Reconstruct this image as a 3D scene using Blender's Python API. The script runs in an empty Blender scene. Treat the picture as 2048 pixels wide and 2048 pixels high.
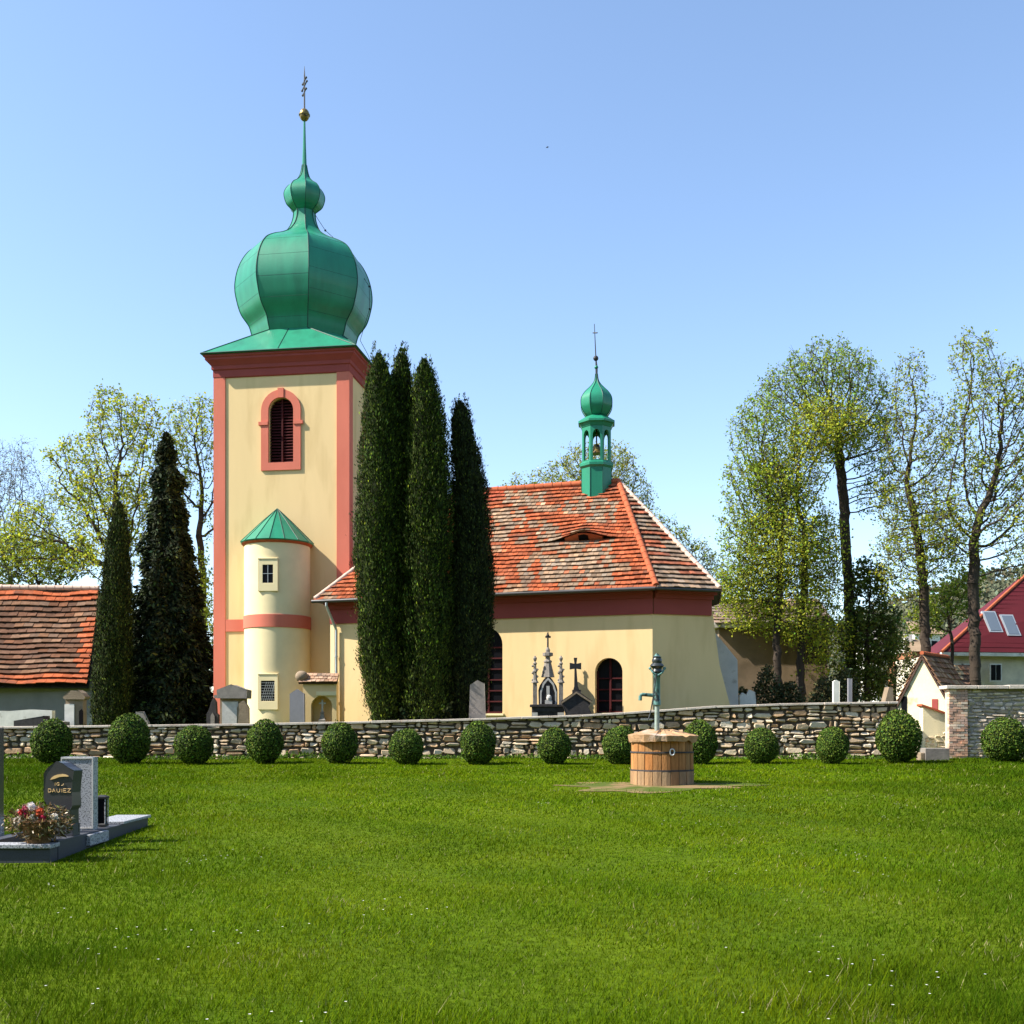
import bpy, math, random
import numpy as np
from mathutils import Vector, Matrix, Quaternion
from mathutils.geometry import tessellate_polygon

random.seed(7)
RNG = np.random.default_rng(7)
PI = math.pi
R = math.radians
COL = bpy.context.scene.collection

# ------------------------------------------------------------------ camera model
H, F, HY, CX = 1.65, 2200.0, 1450.0, 1024.0


def at(px, py, Y):
    return Vector(((px - CX) * Y / F, Y, H + (HY - py) * Y / F))


def pxof(p):
    return CX + p[0] / p[1] * F, HY - (p[2] - H) / p[1] * F


def lerp(x, xs, ys):
    return float(np.interp(x, xs, ys))


LAWN_Y = [0, 10, 13, 18, 24, 32, 36, 40]
LAWN_Z = [-0.02, 0.0, 0.02, 0.15, 0.33, 0.45, 0.56, 0.60]
WALL_Y = 36.0


def lawn_z(x, y):
    return lerp(y, LAWN_Y, LAWN_Z)


def ground_z(x, y):
    if y < WALL_Y + 0.15:
        return lawn_z(x, y)
    t = min(1, max(0, (x - 12.2) / 1.2))
    a = 1.15 + 0.35 * min(1, max(0, (x + 5) / 12.0))
    b = lerp(y, [36, 45, 60, 200], [0.55, 0.25, 0.0, -1.0])
    far = min(1, max(0, (y - 70) / 60.0))
    return (a * (1 - t) + b * t) * (1 - far) + b * far


# ------------------------------------------------------------------ materials
def new_mat(name):
    m = bpy.data.materials.new(name)
    m.use_nodes = True
    return m, m.node_tree.nodes, m.node_tree.links, m.node_tree.nodes['Principled BSDF']


def mat(name, base, rough=0.85, spec=0.25, var=0.12, scale=2.0, bump=0.0, bscale=40, metallic=0.0,
        attr=False, trans=0.0, stain=None, stain_scale=0.7, stain_lo=0.55, stain_hi=0.75, stretch=None, detail=6, coat=0.0):
    m, N, L, P = new_mat(name)
    P.inputs['Roughness'].default_value = rough
    P.inputs['Specular IOR Level'].default_value = spec
    P.inputs['Metallic'].default_value = metallic
    tc = N.new('ShaderNodeTexCoord')
    src = tc.outputs['Object']
    if stretch:
        mp = N.new('ShaderNodeMapping')
        mp.inputs['Scale'].default_value = stretch
        L.new(src, mp.inputs['Vector'])
        src = mp.outputs['Vector']
    nz = N.new('ShaderNodeTexNoise')
    nz.inputs['Scale'].default_value = scale
    nz.inputs['Detail'].default_value = detail
    nz.inputs['Roughness'].default_value = 0.6
    L.new(src, nz.inputs['Vector'])
    mr = N.new('ShaderNodeMapRange')
    mr.inputs['From Min'].default_value = 0.25
    mr.inputs['From Max'].default_value = 0.75
    mr.inputs['To Min'].default_value = 1 - var
    mr.inputs['To Max'].default_value = 1 + var
    L.new(nz.outputs['Fac'], mr.inputs['Value'])
    mul = N.new('ShaderNodeMix')
    mul.data_type = 'RGBA'
    mul.blend_type = 'MULTIPLY'
    mul.inputs[0].default_value = 1.0
    if attr:
        at_ = N.new('ShaderNodeAttribute')
        at_.attribute_name = 'Col'
        L.new(at_.outputs['Color'], mul.inputs[6])
    else:
        mul.inputs[6].default_value = (*base, 1)
    L.new(mr.outputs['Result'], mul.inputs[7])
    colout = mul.outputs[2]
    if stain:
        n2 = N.new('ShaderNodeTexNoise')
        n2.inputs['Scale'].default_value = stain_scale
        n2.inputs['Detail'].default_value = 8
        L.new(src, n2.inputs['Vector'])
        r2 = N.new('ShaderNodeMapRange')
        r2.inputs['From Min'].default_value = stain_lo
        r2.inputs['From Max'].default_value = stain_hi
        L.new(n2.outputs['Fac'], r2.inputs['Value'])
        mx = N.new('ShaderNodeMix')
        mx.data_type = 'RGBA'
        L.new(r2.outputs['Result'], mx.inputs[0])
        L.new(colout, mx.inputs[6])
        mx.inputs[7].default_value = (*stain, 1)
        colout = mx.outputs[2]
    L.new(colout, P.inputs['Base Color'])
    if bump:
        bz = N.new('ShaderNodeTexNoise')
        bz.inputs['Scale'].default_value = bscale
        bz.inputs['Detail'].default_value = 5
        L.new(src, bz.inputs['Vector'])
        bp = N.new('ShaderNodeBump')
        bp.inputs['Strength'].default_value = bump
        bp.inputs['Distance'].default_value = 0.03
        L.new(bz.outputs['Fac'], bp.inputs['Height'])
        L.new(bp.outputs['Normal'], P.inputs['Normal'])
    if coat:
        P.inputs['Coat Weight'].default_value = coat
    if trans:
        t = N.new('ShaderNodeBsdfTranslucent')
        L.new(colout, t.inputs['Color'])
        ms = N.new('ShaderNodeMixShader')
        ms.inputs[0].default_value = trans
        L.new(P.outputs[0], ms.inputs[1])
        L.new(t.outputs[0], ms.inputs[2])
        L.new(ms.outputs[0], N['Material Output'].inputs['Surface'])
    return m


M = {}
M['cream'] = mat('cream_plaster', (0.745, 0.545, 0.28), 0.95, 0.1, 0.05, 0.6, 0.12, 25, stain=(0.56, 0.39, 0.18), stain_scale=1.0, stain_lo=0.5, stain_hi=0.86, stretch=(1.5, 1.5, 0.3))
M['cream_trim'] = mat('pale_plaster_trim', (0.76, 0.64, 0.38), 0.9, 0.1, 0.05, 2)
M['pink'] = mat('salmon_plaster', (0.6, 0.175, 0.118), 0.9, 0.1, 0.07, 1.2, 0.1, 25, stain=(0.5, 0.125, 0.08), stain_lo=0.5, stain_hi=0.9, stretch=(1, 1, 0.3))
M['redband'] = mat('oxblood_plaster', (0.31, 0.07, 0.06), 0.9, 0.1, 0.08, 1.2, 0.1, 25)
M['green'] = mat('green_painted_sheet_metal', (0.013, 0.205, 0.112), 0.42, 0.4, 0.16, 1.6, 0.06, 3, stain=(0.009, 0.145, 0.082), stain_scale=1.1, stain_lo=0.5, stain_hi=0.8, stretch=(1.6, 1.6, 0.28), coat=0.08)
M['green_seam'] = mat('green_sheet_seam', (0.006, 0.06, 0.04), 0.5, 0.3)
M['gold'] = mat('weathered_gilding', (0.24, 0.165, 0.05), 0.4, 0.5, 0.4, 8, metallic=0.7, stain=(0.03, 0.025, 0.02), stain_scale=6, stain_lo=0.5, stain_hi=0.6)
M['iron'] = mat('dark_iron', (0.02, 0.02, 0.022), 0.55, 0.4)
M['louvre'] = mat('maroon_louvre_paint', (0.06, 0.011, 0.012), 0.8, 0.15, 0.2, 6)
M['dark'] = mat('dark_interior', (0.006, 0.005, 0.006), 0.9, 0.1)  # near-black colour standing in for unlit insides and recesses
M['glass'] = mat('dark_window_glass', (0.005, 0.005, 0.007), 0.35, 0.12, 0.0)
M['tile'] = mat('fired_clay_tile', (0.5, 0.2, 0.1), 0.92, 0.12, 0.3, 7, attr=True, stain=(0.09, 0.06, 0.045), stain_scale=1.4, stain_lo=0.54, stain_hi=0.8)
M['cap'] = mat('clay_ridge_tile', (0.38, 0.10, 0.045), 0.9, 0.15, 0.2, 4)
M['cap_pale'] = mat('lime_bedded_hip', (0.55, 0.40, 0.32), 0.9, 0.1, 0.3, 5)
M['gutter'] = mat('dark_gutter_metal', (0.05, 0.045, 0.045), 0.4, 0.5)
M['zinc'] = mat('pale_zinc_pipe', (0.5, 0.52, 0.52), 0.35, 0.5, 0.1, 5, metallic=0.5)
M['stone'] = mat('rubble_stone', (0.5, 0.42, 0.3), 0.95, 0.1, 0.25, 6, 0.5, 18, attr=True)
M['mortar'] = mat('dark_earthy_joints', (0.085, 0.066, 0.045), 0.97, 0.05, 0.4, 8)
M['coping'] = mat('pale_coping_stone', (0.58, 0.5, 0.42), 0.92, 0.15, 0.2, 3, 0.3, 25, stain=(0.35, 0.27, 0.2), stain_scale=1.5)
M['sandstone'] = mat('grey_sandstone', (0.24, 0.215, 0.19), 0.92, 0.15, 0.25, 4, 0.35, 30, stain=(0.11, 0.1, 0.09), stain_scale=2.5)
M['brownstone'] = mat('brown_sandstone', (0.25, 0.19, 0.13), 0.92, 0.15, 0.25, 4, 0.35, 30)
M['darkstone'] = mat('blackened_stone', (0.05, 0.045, 0.045), 0.85, 0.2, 0.4, 6, 0.3, 30)
M['slate'] = mat('bluish_grey_stone', (0.26, 0.25, 0.27), 0.8, 0.2, 0.1, 4)
M['marble'] = mat('white_marble', (0.5, 0.48, 0.45), 0.55, 0.3, 0.2, 9)
M['whitewash'] = mat('whitewash', (0.7, 0.67, 0.6), 0.95, 0.1, 0.2, 2.5, stain=(0.3, 0.27, 0.22), stain_scale=1.6, stain_lo=0.58, stain_hi=0.66)
M['greywall'] = mat('grey_render', (0.27, 0.25, 0.235), 0.95, 0.1, 0.2, 1.0, 0.2, 20, stain=(0.42, 0.4, 0.36), stain_lo=0.6, stain_hi=0.7)
M['brownwall'] = mat('brown_render', (0.25, 0.18, 0.115), 0.95, 0.1, 0.25, 0.8, 0.3, 20, stain=(0.13, 0.1, 0.06), stain_scale=0.6)
M['greyplaster'] = mat('grey_lime_plaster', (0.48, 0.47, 0.46), 0.95, 0.1, 0.15, 1.5, 0.2, 20, stain=(0.25, 0.23, 0.2), stain_scale=1.6, stain_lo=0.6, stain_hi=0.68)
M['granite_black'] = mat('polished_dark_granite', (0.05, 0.05, 0.055), 0.18, 0.5, 0.15, 60)
M['granite_grey'] = mat('speckled_grey_granite', (0.36, 0.37, 0.39), 0.55, 0.3, 0.35, 120, stain=(0.08, 0.08, 0.09), stain_scale=60, stain_lo=0.52, stain_hi=0.58)
M['kerb'] = mat('dark_terrazzo_kerb', (0.055, 0.058, 0.07), 0.5, 0.3, 0.25, 60)
M['letters'] = mat('gilt_inlay', (0.78, 0.52, 0.22), 0.5, 0.3, 0.1, 20)
M['wood'] = mat('weathered_oak_staves', (0.34, 0.18, 0.075), 0.85, 0.2, 0.35, 3, 0.5, 20, attr=True, stretch=(4, 4, 0.5))
M['slab'] = mat('buff_sandstone_lid', (0.38, 0.23, 0.12), 0.92, 0.15, 0.25, 4, 0.6, 14, stain=(0.45, 0.38, 0.33), stain_scale=1.8)
M['pump'] = mat('verdigris_pump_paint', (0.09, 0.2, 0.18), 0.45, 0.4, 0.25, 9, stain=(0.015, 0.02, 0.02), stain_scale=7, stain_lo=0.5, stain_hi=0.6)
M['pumpdark'] = mat('black_cast_iron', (0.025, 0.03, 0.03), 0.35, 0.5, 0.3, 9)
M['crimson'] = mat('crimson_sheet_roof', (0.09, 0.008, 0.013), 0.8, 0.25, 0.15, 1.0, stretch=(0.4, 0.4, 3))
M['siding'] = mat('cream_boarding', (0.62, 0.55, 0.42), 0.9, 0.1, 0.2, 2)
M['yellowwall'] = mat('pale_yellow_render', (0.82, 0.72, 0.46), 0.95, 0.1, 0.1, 1.2, 0.2, 20, stain=(0.5, 0.42, 0.27), stain_scale=1.3, stain_lo=0.6, stain_hi=0.66)
M['skylight'] = mat('skylight_glass', (0.12, 0.15, 0.19), 0.2, 0.35, 0.02)
M['brick'] = mat('old_brick', (0.45, 0.2, 0.12), 0.92, 0.1, 0.25, 7, attr=True)
M['bark'] = mat('dark_bark', (0.055, 0.042, 0.032), 0.95, 0.1, 0.4, 6, 0.6, 20, stretch=(1, 1, 0.3))
M['bark_grey'] = mat('grey_bark', (0.13, 0.115, 0.11), 0.95, 0.1, 0.4, 6)
M['leaf'] = mat('spring_leaf', (0.2, 0.3, 0.05), 0.7, 0.2, 0.15, 1, attr=True, trans=0.5, detail=1)
M['needle'] = mat('evergreen_spray', (0.04, 0.06, 0.015), 0.8, 0.15, 0.2, 2, attr=True, trans=0.05, detail=1)
M['blade'] = mat('grass_blade', (0.06, 0.11, 0.015), 0.9, 0.04, 0.15, 0.4, attr=True, trans=0.3, detail=2)
M['petal'] = mat('flower_petal', (0.7, 0.7, 0.7), 0.7, 0.2, 0.05, 1, attr=True, trans=0.25, detail=1)
M['dryleaf'] = mat('dried_stems', (0.2, 0.13, 0.06), 0.9, 0.1, 0.2, 10, attr=True, detail=1)
M['bird'] = mat('dark_plumage', (0.03, 0.03, 0.04), 0.8, 0.2)
M['hill'] = mat('wooded_hill', (0.085, 0.095, 0.06), 1.0, 0.0, 0.4, 0.06, stain=(0.12, 0.11, 0.085), stain_scale=0.03)  # distance haze put in as a greyed green
M['haze_tree'] = mat('far_wood', (0.09, 0.1, 0.06), 1.0, 0.0, 0.2, 1, attr=True, detail=1)

# ------------------------------------------------------------------ mesh building
LOC = {}


def tag(o, label=None, cat=None, group=None, kind=None):
    if label: o['label'] = label
    if cat: o['category'] = cat
    if group: o['group'] = group
    if kind: o['kind'] = kind
    return o


def thing(name, label, cat, loc, group=None):
    o = bpy.data.objects.new(name, None)
    o.empty_display_size = 0.2
    COL.objects.link(o)
    o.location = loc
    LOC[o] = Vector(loc)
    return tag(o, label, cat, group)


def link(name, me, material, parent=None, loc=None):
    o = bpy.data.objects.new(name, me)
    me.materials.append(material)
    COL.objects.link(o)
    if parent is not None:
        o.parent = parent
        LOC[o] = LOC[parent]
    else:
        o.location = loc if loc is not None else (0, 0, 0)
        LOC[o] = Vector(o.location)
    return o


class MB:
    def __init__(self):
        self.v, self.f, self.c = [], [], []

    def add(self, vs, fs, col=None):
        b = len(self.v)
        self.v.extend([tuple(p) for p in vs])
        for f in fs:
            self.f.append([i + b for i in f])
            self.c.append(col or (0.5, 0.5, 0.5))
        return self

    def box(self, x0, x1, y0, y1, z0, z1, col=None):
        return self.hexa([(x0, y0, z0), (x1, y0, z0), (x1, y1, z0), (x0, y1, z0)], [(x0, y0, z1), (x1, y0, z1), (x1, y1, z1), (x0, y1, z1)], col)

    def hexa(self, lo, hi, col=None):
        n = len(lo)
        fs = [list(range(n))[::-1], list(range(n, 2 * n))]
        for i in range(n):
            j = (i + 1) % n
            fs.append([i, j, n + j, n + i])
        return self.add(list(lo) + list(hi), fs, col)

    def fbox(self, O, u, d, a0, a1, b0, b1, z0, z1, col=None):
        """box in a frame: origin O, axis u (along), axis d (inward), z up"""
        def P(a, b, z): return (O[0] + a * u[0] + b * d[0], O[1] + a * u[1] + b * d[1], z)
        return self.hexa([P(a0, b0, z0), P(a1, b0, z0), P(a1, b1, z0), P(a0, b1, z0)], [P(a0, b0, z1), P(a1, b0, z1), P(a1, b1, z1), P(a0, b1, z1)], col)

    def prism(self, pts, ext, col=None):
        """flat polygon (list of 3D points) extruded by ext"""
        e = Vector(ext)
        tri = tessellate_polygon([[Vector(p) for p in pts]])
        n = len(pts)
        fs = [list(t) for t in tri] + [[i + n for i in t][::-1] for t in tri]
        for i in range(n):
            j = (i + 1) % n
            fs.append([i, j, n + j, n + i])
        return self.add([Vector(p) for p in pts] + [Vector(p) + e for p in pts], fs, col)

    def tube(self, p0, p1, r0, r1=None, n=8, caps=True, col=None):
        r1 = r0 if r1 is None else r1
        p0, p1 = Vector(p0), Vector(p1)
        d = (p1 - p0)
        if d.length < 1e-6: return self
        q = d.to_track_quat('Z', 'Y')
        vs = []
        for p, r in ((p0, r0), (p1, r1)):
            for k in range(n):
                a = 2 * PI * k / n
                vs.append(p + q @ Vector((r * math.cos(a), r * math.sin(a), 0)))
        fs = [[k, (k + 1) % n, n + (k + 1) % n, n + k] for k in range(n)]
        if caps:
            fs += [list(range(n))[::-1], list(range(n, 2 * n))]
        return self.add(vs, fs, col)

    def poly(self, pts, r, n=8, col=None):
        for i in range(len(pts) - 1):
            ra = r[i] if isinstance(r, (list, tuple)) else r
            rb = r[i + 1] if isinstance(r, (list, tuple)) else r
            self.tube(pts[i], pts[i + 1], ra, rb, n, True, col)
        return self

    def lathe(self, prof, c, n=16, rot=0.0, col=None, cap=True, sx=1.0, sy=1.0):
        vs, fs = [], []
        for r, z in prof:
            for k in range(n):
                a = rot + 2 * PI * k / n
                vs.append((c[0] + sx * r * math.cos(a), c[1] + sy * r * math.sin(a), c[2] + z))
        for i in range(len(prof) - 1):
            for k in range(n):
                j = (k + 1) % n
                fs.append([i * n + k, i * n + j, (i + 1) * n + j, (i + 1) * n + k])
        if cap:
            fs.append(list(range(n))[::-1])
            fs.append([(len(prof) - 1) * n + k for k in range(n)])
        return self.add(vs, fs, col)

    def ball(self, c, r, n=10, m=6, sz=1.0, col=None):
        prof = [(max(0.001, r * math.sin(PI * i / m)), -r * sz * math.cos(PI * i / m)) for i in range(m + 1)]
        return self.lathe(prof, c, n, col=col)

    def wall(self, O, u, d, outline, holes, reveal, col=None):
        """wall face with openings: 2D (a,z) outline, holes; reveal goes inward by `reveal`"""
        def P(a, z, b=0.0): return (O[0] + a * u[0] + b * d[0], O[1] + a * u[1] + b * d[1], z)
        loops = [[Vector((a, z, 0)) for a, z in outline]] + [[Vector((a, z, 0)) for a, z in h] for h in holes]
        tri = tessellate_polygon(loops)
        flat = [p for l in loops for p in l]
        self.add([P(p.x, p.y) for p in flat], [list(t) for t in tri], col)
        for h in holes:
            n = len(h)
            vs = [P(a, z) for a, z in h] + [P(a, z, reveal) for a, z in h]
            self.add(vs, [[i, (i + 1) % n, n + (i + 1) % n, n + i] for i in range(n)], col)
        return self

    def ring(self, O, u, d, inner, outer, b0, b1, col=None):
        """flat frame between two equal-count loops, from depth b0 (front) to b1"""
        def P(p, b): return (O[0] + p[0] * u[0] + b * d[0], O[1] + p[0] * u[1] + b * d[1], p[1])
        n = len(inner)
        vs = [P(p, b0) for p in inner] + [P(p, b0) for p in outer] + [P(p, b1) for p in inner] + [P(p, b1) for p in outer]
        fs = []
        for i in range(n):
            j = (i + 1) % n
            fs.append([i, j, n + j, n + i])
            fs.append([n + i, n + j, 3 * n + j, 3 * n + i])
            fs.append([j, i, 2 * n + i, 2 * n + j])
        return self.add(vs, fs, col)

    def build(self, name, material, parent=None, loc=None, smooth=None, bevel=0.0, kind=None):
        off = LOC[parent] if parent is not None else Vector(loc if loc is not None else (0, 0, 0))
        me = bpy.data.meshes.new(name)
        me.from_pydata([(p[0] - off[0], p[1] - off[1], p[2] - off[2]) for p in self.v], [], self.f)
        me.update()
        a = me.attributes.new('Col', 'FLOAT_COLOR', 'FACE')
        a.data.foreach_set('color', np.array([(*c, 1.0) for c in self.c], dtype=np.float32).ravel())
        if smooth is not None:
            me.polygons.foreach_set('use_smooth', [True] * len(me.polygons))
            me.set_sharp_from_angle(angle=R(smooth))
        o = link(name, me, material, parent, loc)
        if bevel:
            b = o.modifiers.new('Bevel', 'BEVEL')
            b.width = bevel
            b.segments = 2
            b.limit_method = 'ANGLE'
        if kind: o['kind'] = kind
        return o


def fast_mesh(name, verts, nper, cols, material, parent=None, loc=None, nrm_smooth=False):
    """verts (K*nper,3) array of K separate n-gons; cols (K,3)"""
    off = LOC[parent] if parent is not None else Vector(loc if loc is not None else (0, 0, 0))
    verts = (verts - np.array(off)).astype(np.float32)
    K = len(verts) // nper
    me = bpy.data.meshes.new(name)
    me.vertices.add(len(verts))
    me.vertices.foreach_set('co', verts.ravel())
    me.loops.add(len(verts))
    me.loops.foreach_set('vertex_index', np.arange(len(verts), dtype=np.int32))
    me.polygons.add(K)
    me.polygons.foreach_set('loop_start', np.arange(0, len(verts), nper, dtype=np.int32))
    me.update(calc_edges=True)
    a = me.attributes.new('Col', 'FLOAT_COLOR', 'FACE')
    c4 = np.ones((K, 4), np.float32)
    c4[:, :3] = cols
    a.data.foreach_set('color', c4.ravel())
    return link(name, me, material, parent, loc)


def unit(a):
    return a / np.maximum(1e-9, np.linalg.norm(a, axis=1, keepdims=True))


def leaf_quads(cen, size, up=None, upw=0.0, aspect=0.55, rng=RNG, face=None):
    """diamond leaves: centre (K,3), size (K,), optional preferred axis"""
    K = len(cen)
    ax = unit(rng.normal(size=(K, 3)))
    if up is not None:
        ax = unit(ax * (1 - upw) + up * upw)
    ref = unit(rng.normal(size=(K, 3))) if face is None else unit(face + .38 * rng.normal(size=(K, 3)))
    b = unit(np.cross(ax, ref))
    s = size[:, None]
    q = np.stack([cen - ax * s * .5, cen + b * s * .5 * aspect, cen + ax * s * .5, cen - b * s * .5 * aspect], 1)
    return q.reshape(-1, 3)


def pal(K, base, spread, rng=RNG, tint=0.15):
    base = np.array(base)
    k = np.exp(rng.normal(0, spread, size=(K, 1)))
    t = rng.normal(0, tint, size=(K, 1))
    c = base[None, :] * k
    c[:, 0:1] *= (1 + t)
    c[:, 1:2] *= (1 + 0.3 * t)
    return np.clip(c, 0.002, 0.9)


def arch(c, hw, z0, zs, n=14, rise=None):
    rise = hw if rise is None else rise
    pts = [(c - hw, z0), (c + hw, z0)]
    for i in range(n + 1):
        a = PI * i / n
        pts.append((c + hw * math.cos(a), zs + rise * math.sin(a)))
    return pts


def spline(prof, k=6):
    """Catmull-Rom through (r,z)"""
    out = []
    P = [prof[0]] + list(prof) + [prof[-1]]
    for i in range(1, len(P) - 2):
        p0, p1, p2, p3 = [np.array(p, float) for p in P[i - 1:i + 3]]
        for t in np.linspace(0, 1, k, endpoint=False):
            out.append(0.5 * ((2 * p1) + (-p0 + p2) * t + (2 * p0 - 5 * p1 + 4 * p2 - p3) * t * t + (-p0 + 3 * p1 - 3 * p2 + p3) * t ** 3))
    out.append(np.array(prof[-1], float))
    return [(max(0.004, float(a)), float(b)) for a, b in out]


def arr(p): return np.array([p[0], p[1], p[2]], float)


def hash2(i, j, s=0):
    x = math.sin(i * 127.1 + j * 311.7 + s * 74.7) * 43758.5453
    return x - math.floor(x)


def tiled(mb, EL, ER, RL, RR, rows, tile_w, colf, lift=0.05, thick=0.028, bumpf=None, jit=1.0):
    """plain-tile roof slope between eave EL-ER and ridge RL-RR; every tile a slab"""
    EL, ER, RL, RR = [arr(p) for p in (EL, ER, RL, RR)]
    u = (ER - EL) / np.linalg.norm(ER - EL)
    nrm = np.cross(u, (RL + RR) / 2 - (EL + ER) / 2)
    nrm /= np.linalg.norm(nrm)
    if nrm[2] < 0: nrm = -nrm
    s_dir = np.cross(nrm, u)
    if s_dir[2] < 0: s_dir = -s_dir
    for r in range(rows):
        t0 = r / rows - 0.25 / rows
        t1 = min(1.0, (r + 1.12) / rows)
        L0, R0 = EL + (RL - EL) * t0, ER + (RR - ER) * t0
        L1, R1 = EL + (RL - EL) * t1, ER + (RR - ER) * t1
        w0 = np.linalg.norm(R0 - L0)
        if w0 < 0.05: break
        # tiles laid on a running grid measured from EL
        a_l = np.dot(L0 - EL, u)
        a_r = a_l + w0
        b_l, b_r = np.dot(L1 - EL, u), np.dot(R1 - EL, u)
        off = (0.5 if r % 2 else 0.0) * tile_w
        i0 = int(math.floor((a_l - off) / tile_w))
        i1 = int(math.ceil((a_r - off) / tile_w))
        s0 = np.dot(L0 - EL, s_dir)
        s1 = np.dot(L1 - EL, s_dir)
        for i in range(i0, i1):
            A0, A1 = off + i * tile_w, off + (i + 1) * tile_w
            g = 0.006
            a0, a1 = max(A0 + g, a_l), min(A1 - g, a_r)
            c0, c1 = max(A0 + g, b_l), min(A1 - g, b_r)
            if a1 - a0 < 0.02: continue
            if c1 - c0 < 0.01:
                m = min(max((a0 + a1) / 2, b_l), b_r)
                c0, c1 = m - 0.01, m + 0.01
            lf = lift + random.uniform(-.009, .012) * jit
            ds = random.uniform(-.012, .012) * jit
            tw = random.uniform(-.008, .008) * jit

            def P(a, s, n):
                p = EL + u * a + s_dir * s
                if bumpf is not None:
                    p = p + nrm * bumpf(p, a, s, s0)
                return p + nrm * n
            sag = 0.02 * math.sin(a0 * 0.9 + r * 0.35) + 0.012 * math.sin(a0 * 2.3 + r)
            mid = P((a0 + a1) / 2, (s0 + s1) / 2, 0)
            col = colf(mid, r, i)
            sb = s0 + ds
            vs = [P(a0, sb, lf + tw + sag), P(a1, sb, lf - tw + sag), P(c1, s1, sag), P(c0, s1, sag),
                  P(a0, sb, lf + tw + sag - thick), P(a1, sb, lf - tw + sag - thick), P(c1, s1, sag - thick), P(c0, s1, sag - thick)]
            mb.add(vs, [[0, 1, 2, 3], [4, 5, 1, 0], [5, 6, 2, 1], [7, 4, 0, 3], [4, 7, 6, 5]], col)
    return mb


def vary(c, k=0.15):
    f = math.exp(random.gauss(0, k))
    t = random.gauss(0, 0.06)
    return (min(.9, c[0] * f * (1 + t)), min(.9, c[1] * f), min(.9, c[2] * f * (1 - t)))


def deck(mb, pts, drop=0.03):
    """solid under-roof sheet just below the tiles"""
    p = [Vector(q) for q in pts]
    n = (p[1] - p[0]).cross(p[2] - p[0]).normalized()
    if n.z < 0: n = -n
    q = [v - n * drop for v in p]
    q2 = [v - n * (drop + 0.08) for v in p]
    mb.hexa(q2, q, (0.08, 0.05, 0.04))


# ------------------------------------------------------------------ world, sun, camera
sc = bpy.context.scene
SUN_AZ, SUN_EL = R(79), R(45)   # azimuth to the left of the direction towards the camera
S = Vector((-math.sin(SUN_AZ) * math.cos(SUN_EL), -math.cos(SUN_AZ) * math.cos(SUN_EL), math.sin(SUN_EL)))
w = bpy.data.worlds.new('World')
sc.world = w
w.use_nodes = True
N, L = w.node_tree.nodes, w.node_tree.links
sky = N.new('ShaderNodeTexSky')
sky.sky_type = 'NISHITA'
sky.sun_disc = False
sky.sun_elevation = SUN_EL
sky.sun_rotation = math.atan2(S.x, S.y)
sky.altitude = 300
sky.air_density = 1.0
sky.dust_density = 0.6
sky.ozone_density = 1.6
L.new(sky.outputs[0], N['Background'].inputs['Color'])
N['Background'].inputs['Strength'].default_value = 0.135
ld = bpy.data.lights.new('sun', 'SUN')
ld.energy = 5.0
ld.angle = R(0.5)
ld.color = (1.0, 0.94, 0.84)
lo = bpy.data.objects.new('sun', ld)
lo.rotation_euler = S.to_track_quat('Z', 'Y').to_euler()
lo.location = (-30, 0, 40)
COL.objects.link(lo)
cd = bpy.data.cameras.new('camera')
cd.sensor_width = 36.0
cd.lens = 36.0 * F / 2048
cd.shift_y = (HY - 1024) / 2048
cd.clip_start = 0.1
cd.clip_end = 6000
co = bpy.data.objects.new('camera', cd)
co.location = (0, 0, H)
co.rotation_euler = (R(90), 0, 0)
COL.objects.link(co)
sc.camera = co
sc.view_settings.view_transform = 'Standard'
sc.view_settings.look = 'None'
sc.view_settings.gamma = 1.0
sc.view_settings.exposure = 1.13

# ------------------------------------------------------------------ ground
xs = np.unique(np.concatenate([[-3000, -800, -200, -80, -50], np.arange(-34, 34.1, 0.8), [12.2, 12.6, 13.0, 13.4], [50, 80, 200, 800, 3000]]))
ys = np.unique(np.concatenate([[-200, -50, -10], np.arange(0, 36.01, 0.75), [36.12, 36.2, 37], np.arange(38, 72, 2), [80, 100, 130, 200, 400, 1000, 4000]]))
gb = MB()
gv = []
for y in ys:
    for x in xs:
        z = ground_z(x, y)
        if y < 36.1 and abs(x) < 40:
            z += 0.015 * math.sin(x * 0.9 + 0.4 * y) + 0.012 * math.sin(x * 0.33 - y * 0.7 + 2)
        gv.append((x, y, z))
nx = len(xs)
gb.add(gv, [[j * nx + i, j * nx + i + 1, (j + 1) * nx + i + 1, (j + 1) * nx + i] for j in range(len(ys) - 1) for i in range(nx - 1)])


def lawn_at(x, y):
    return lawn_z(x, y) + 0.015 * math.sin(x * 0.9 + 0.4 * y) + 0.012 * math.sin(x * 0.33 - y * 0.7 + 2)


WELL = Vector(((1324 - CX) * 24.6 / F, 24.6, lawn_at((1324 - CX) * 24.6 / F, 24.6)))
gm, N, L, P = new_mat('lawn_soil')
P.inputs['Roughness'].default_value = 1.0
P.inputs['Specular IOR Level'].default_value = 0.05
tc = N.new('ShaderNodeTexCoord')
n1 = N.new('ShaderNodeTexNoise'); n1.inputs['Scale'].default_value = 0.35; n1.inputs['Detail'].default_value = 4
n2 = N.new('ShaderNodeTexNoise'); n2.inputs['Scale'].default_value = 9.0; n2.inputs['Detail'].default_value = 8
L.new(tc.outputs['Object'], n1.inputs['Vector']); L.new(tc.outputs['Object'], n2.inputs['Vector'])
cr = N.new('ShaderNodeValToRGB')
cr.color_ramp.elements[0].position = 0.35; cr.color_ramp.elements[0].color = (0.045, 0.078, 0.003, 1)
cr.color_ramp.elements[1].position = 0.65; cr.color_ramp.elements[1].color = (0.075, 0.11, 0.004, 1)
L.new(n1.outputs['Fac'], cr.inputs['Fac'])
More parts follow.
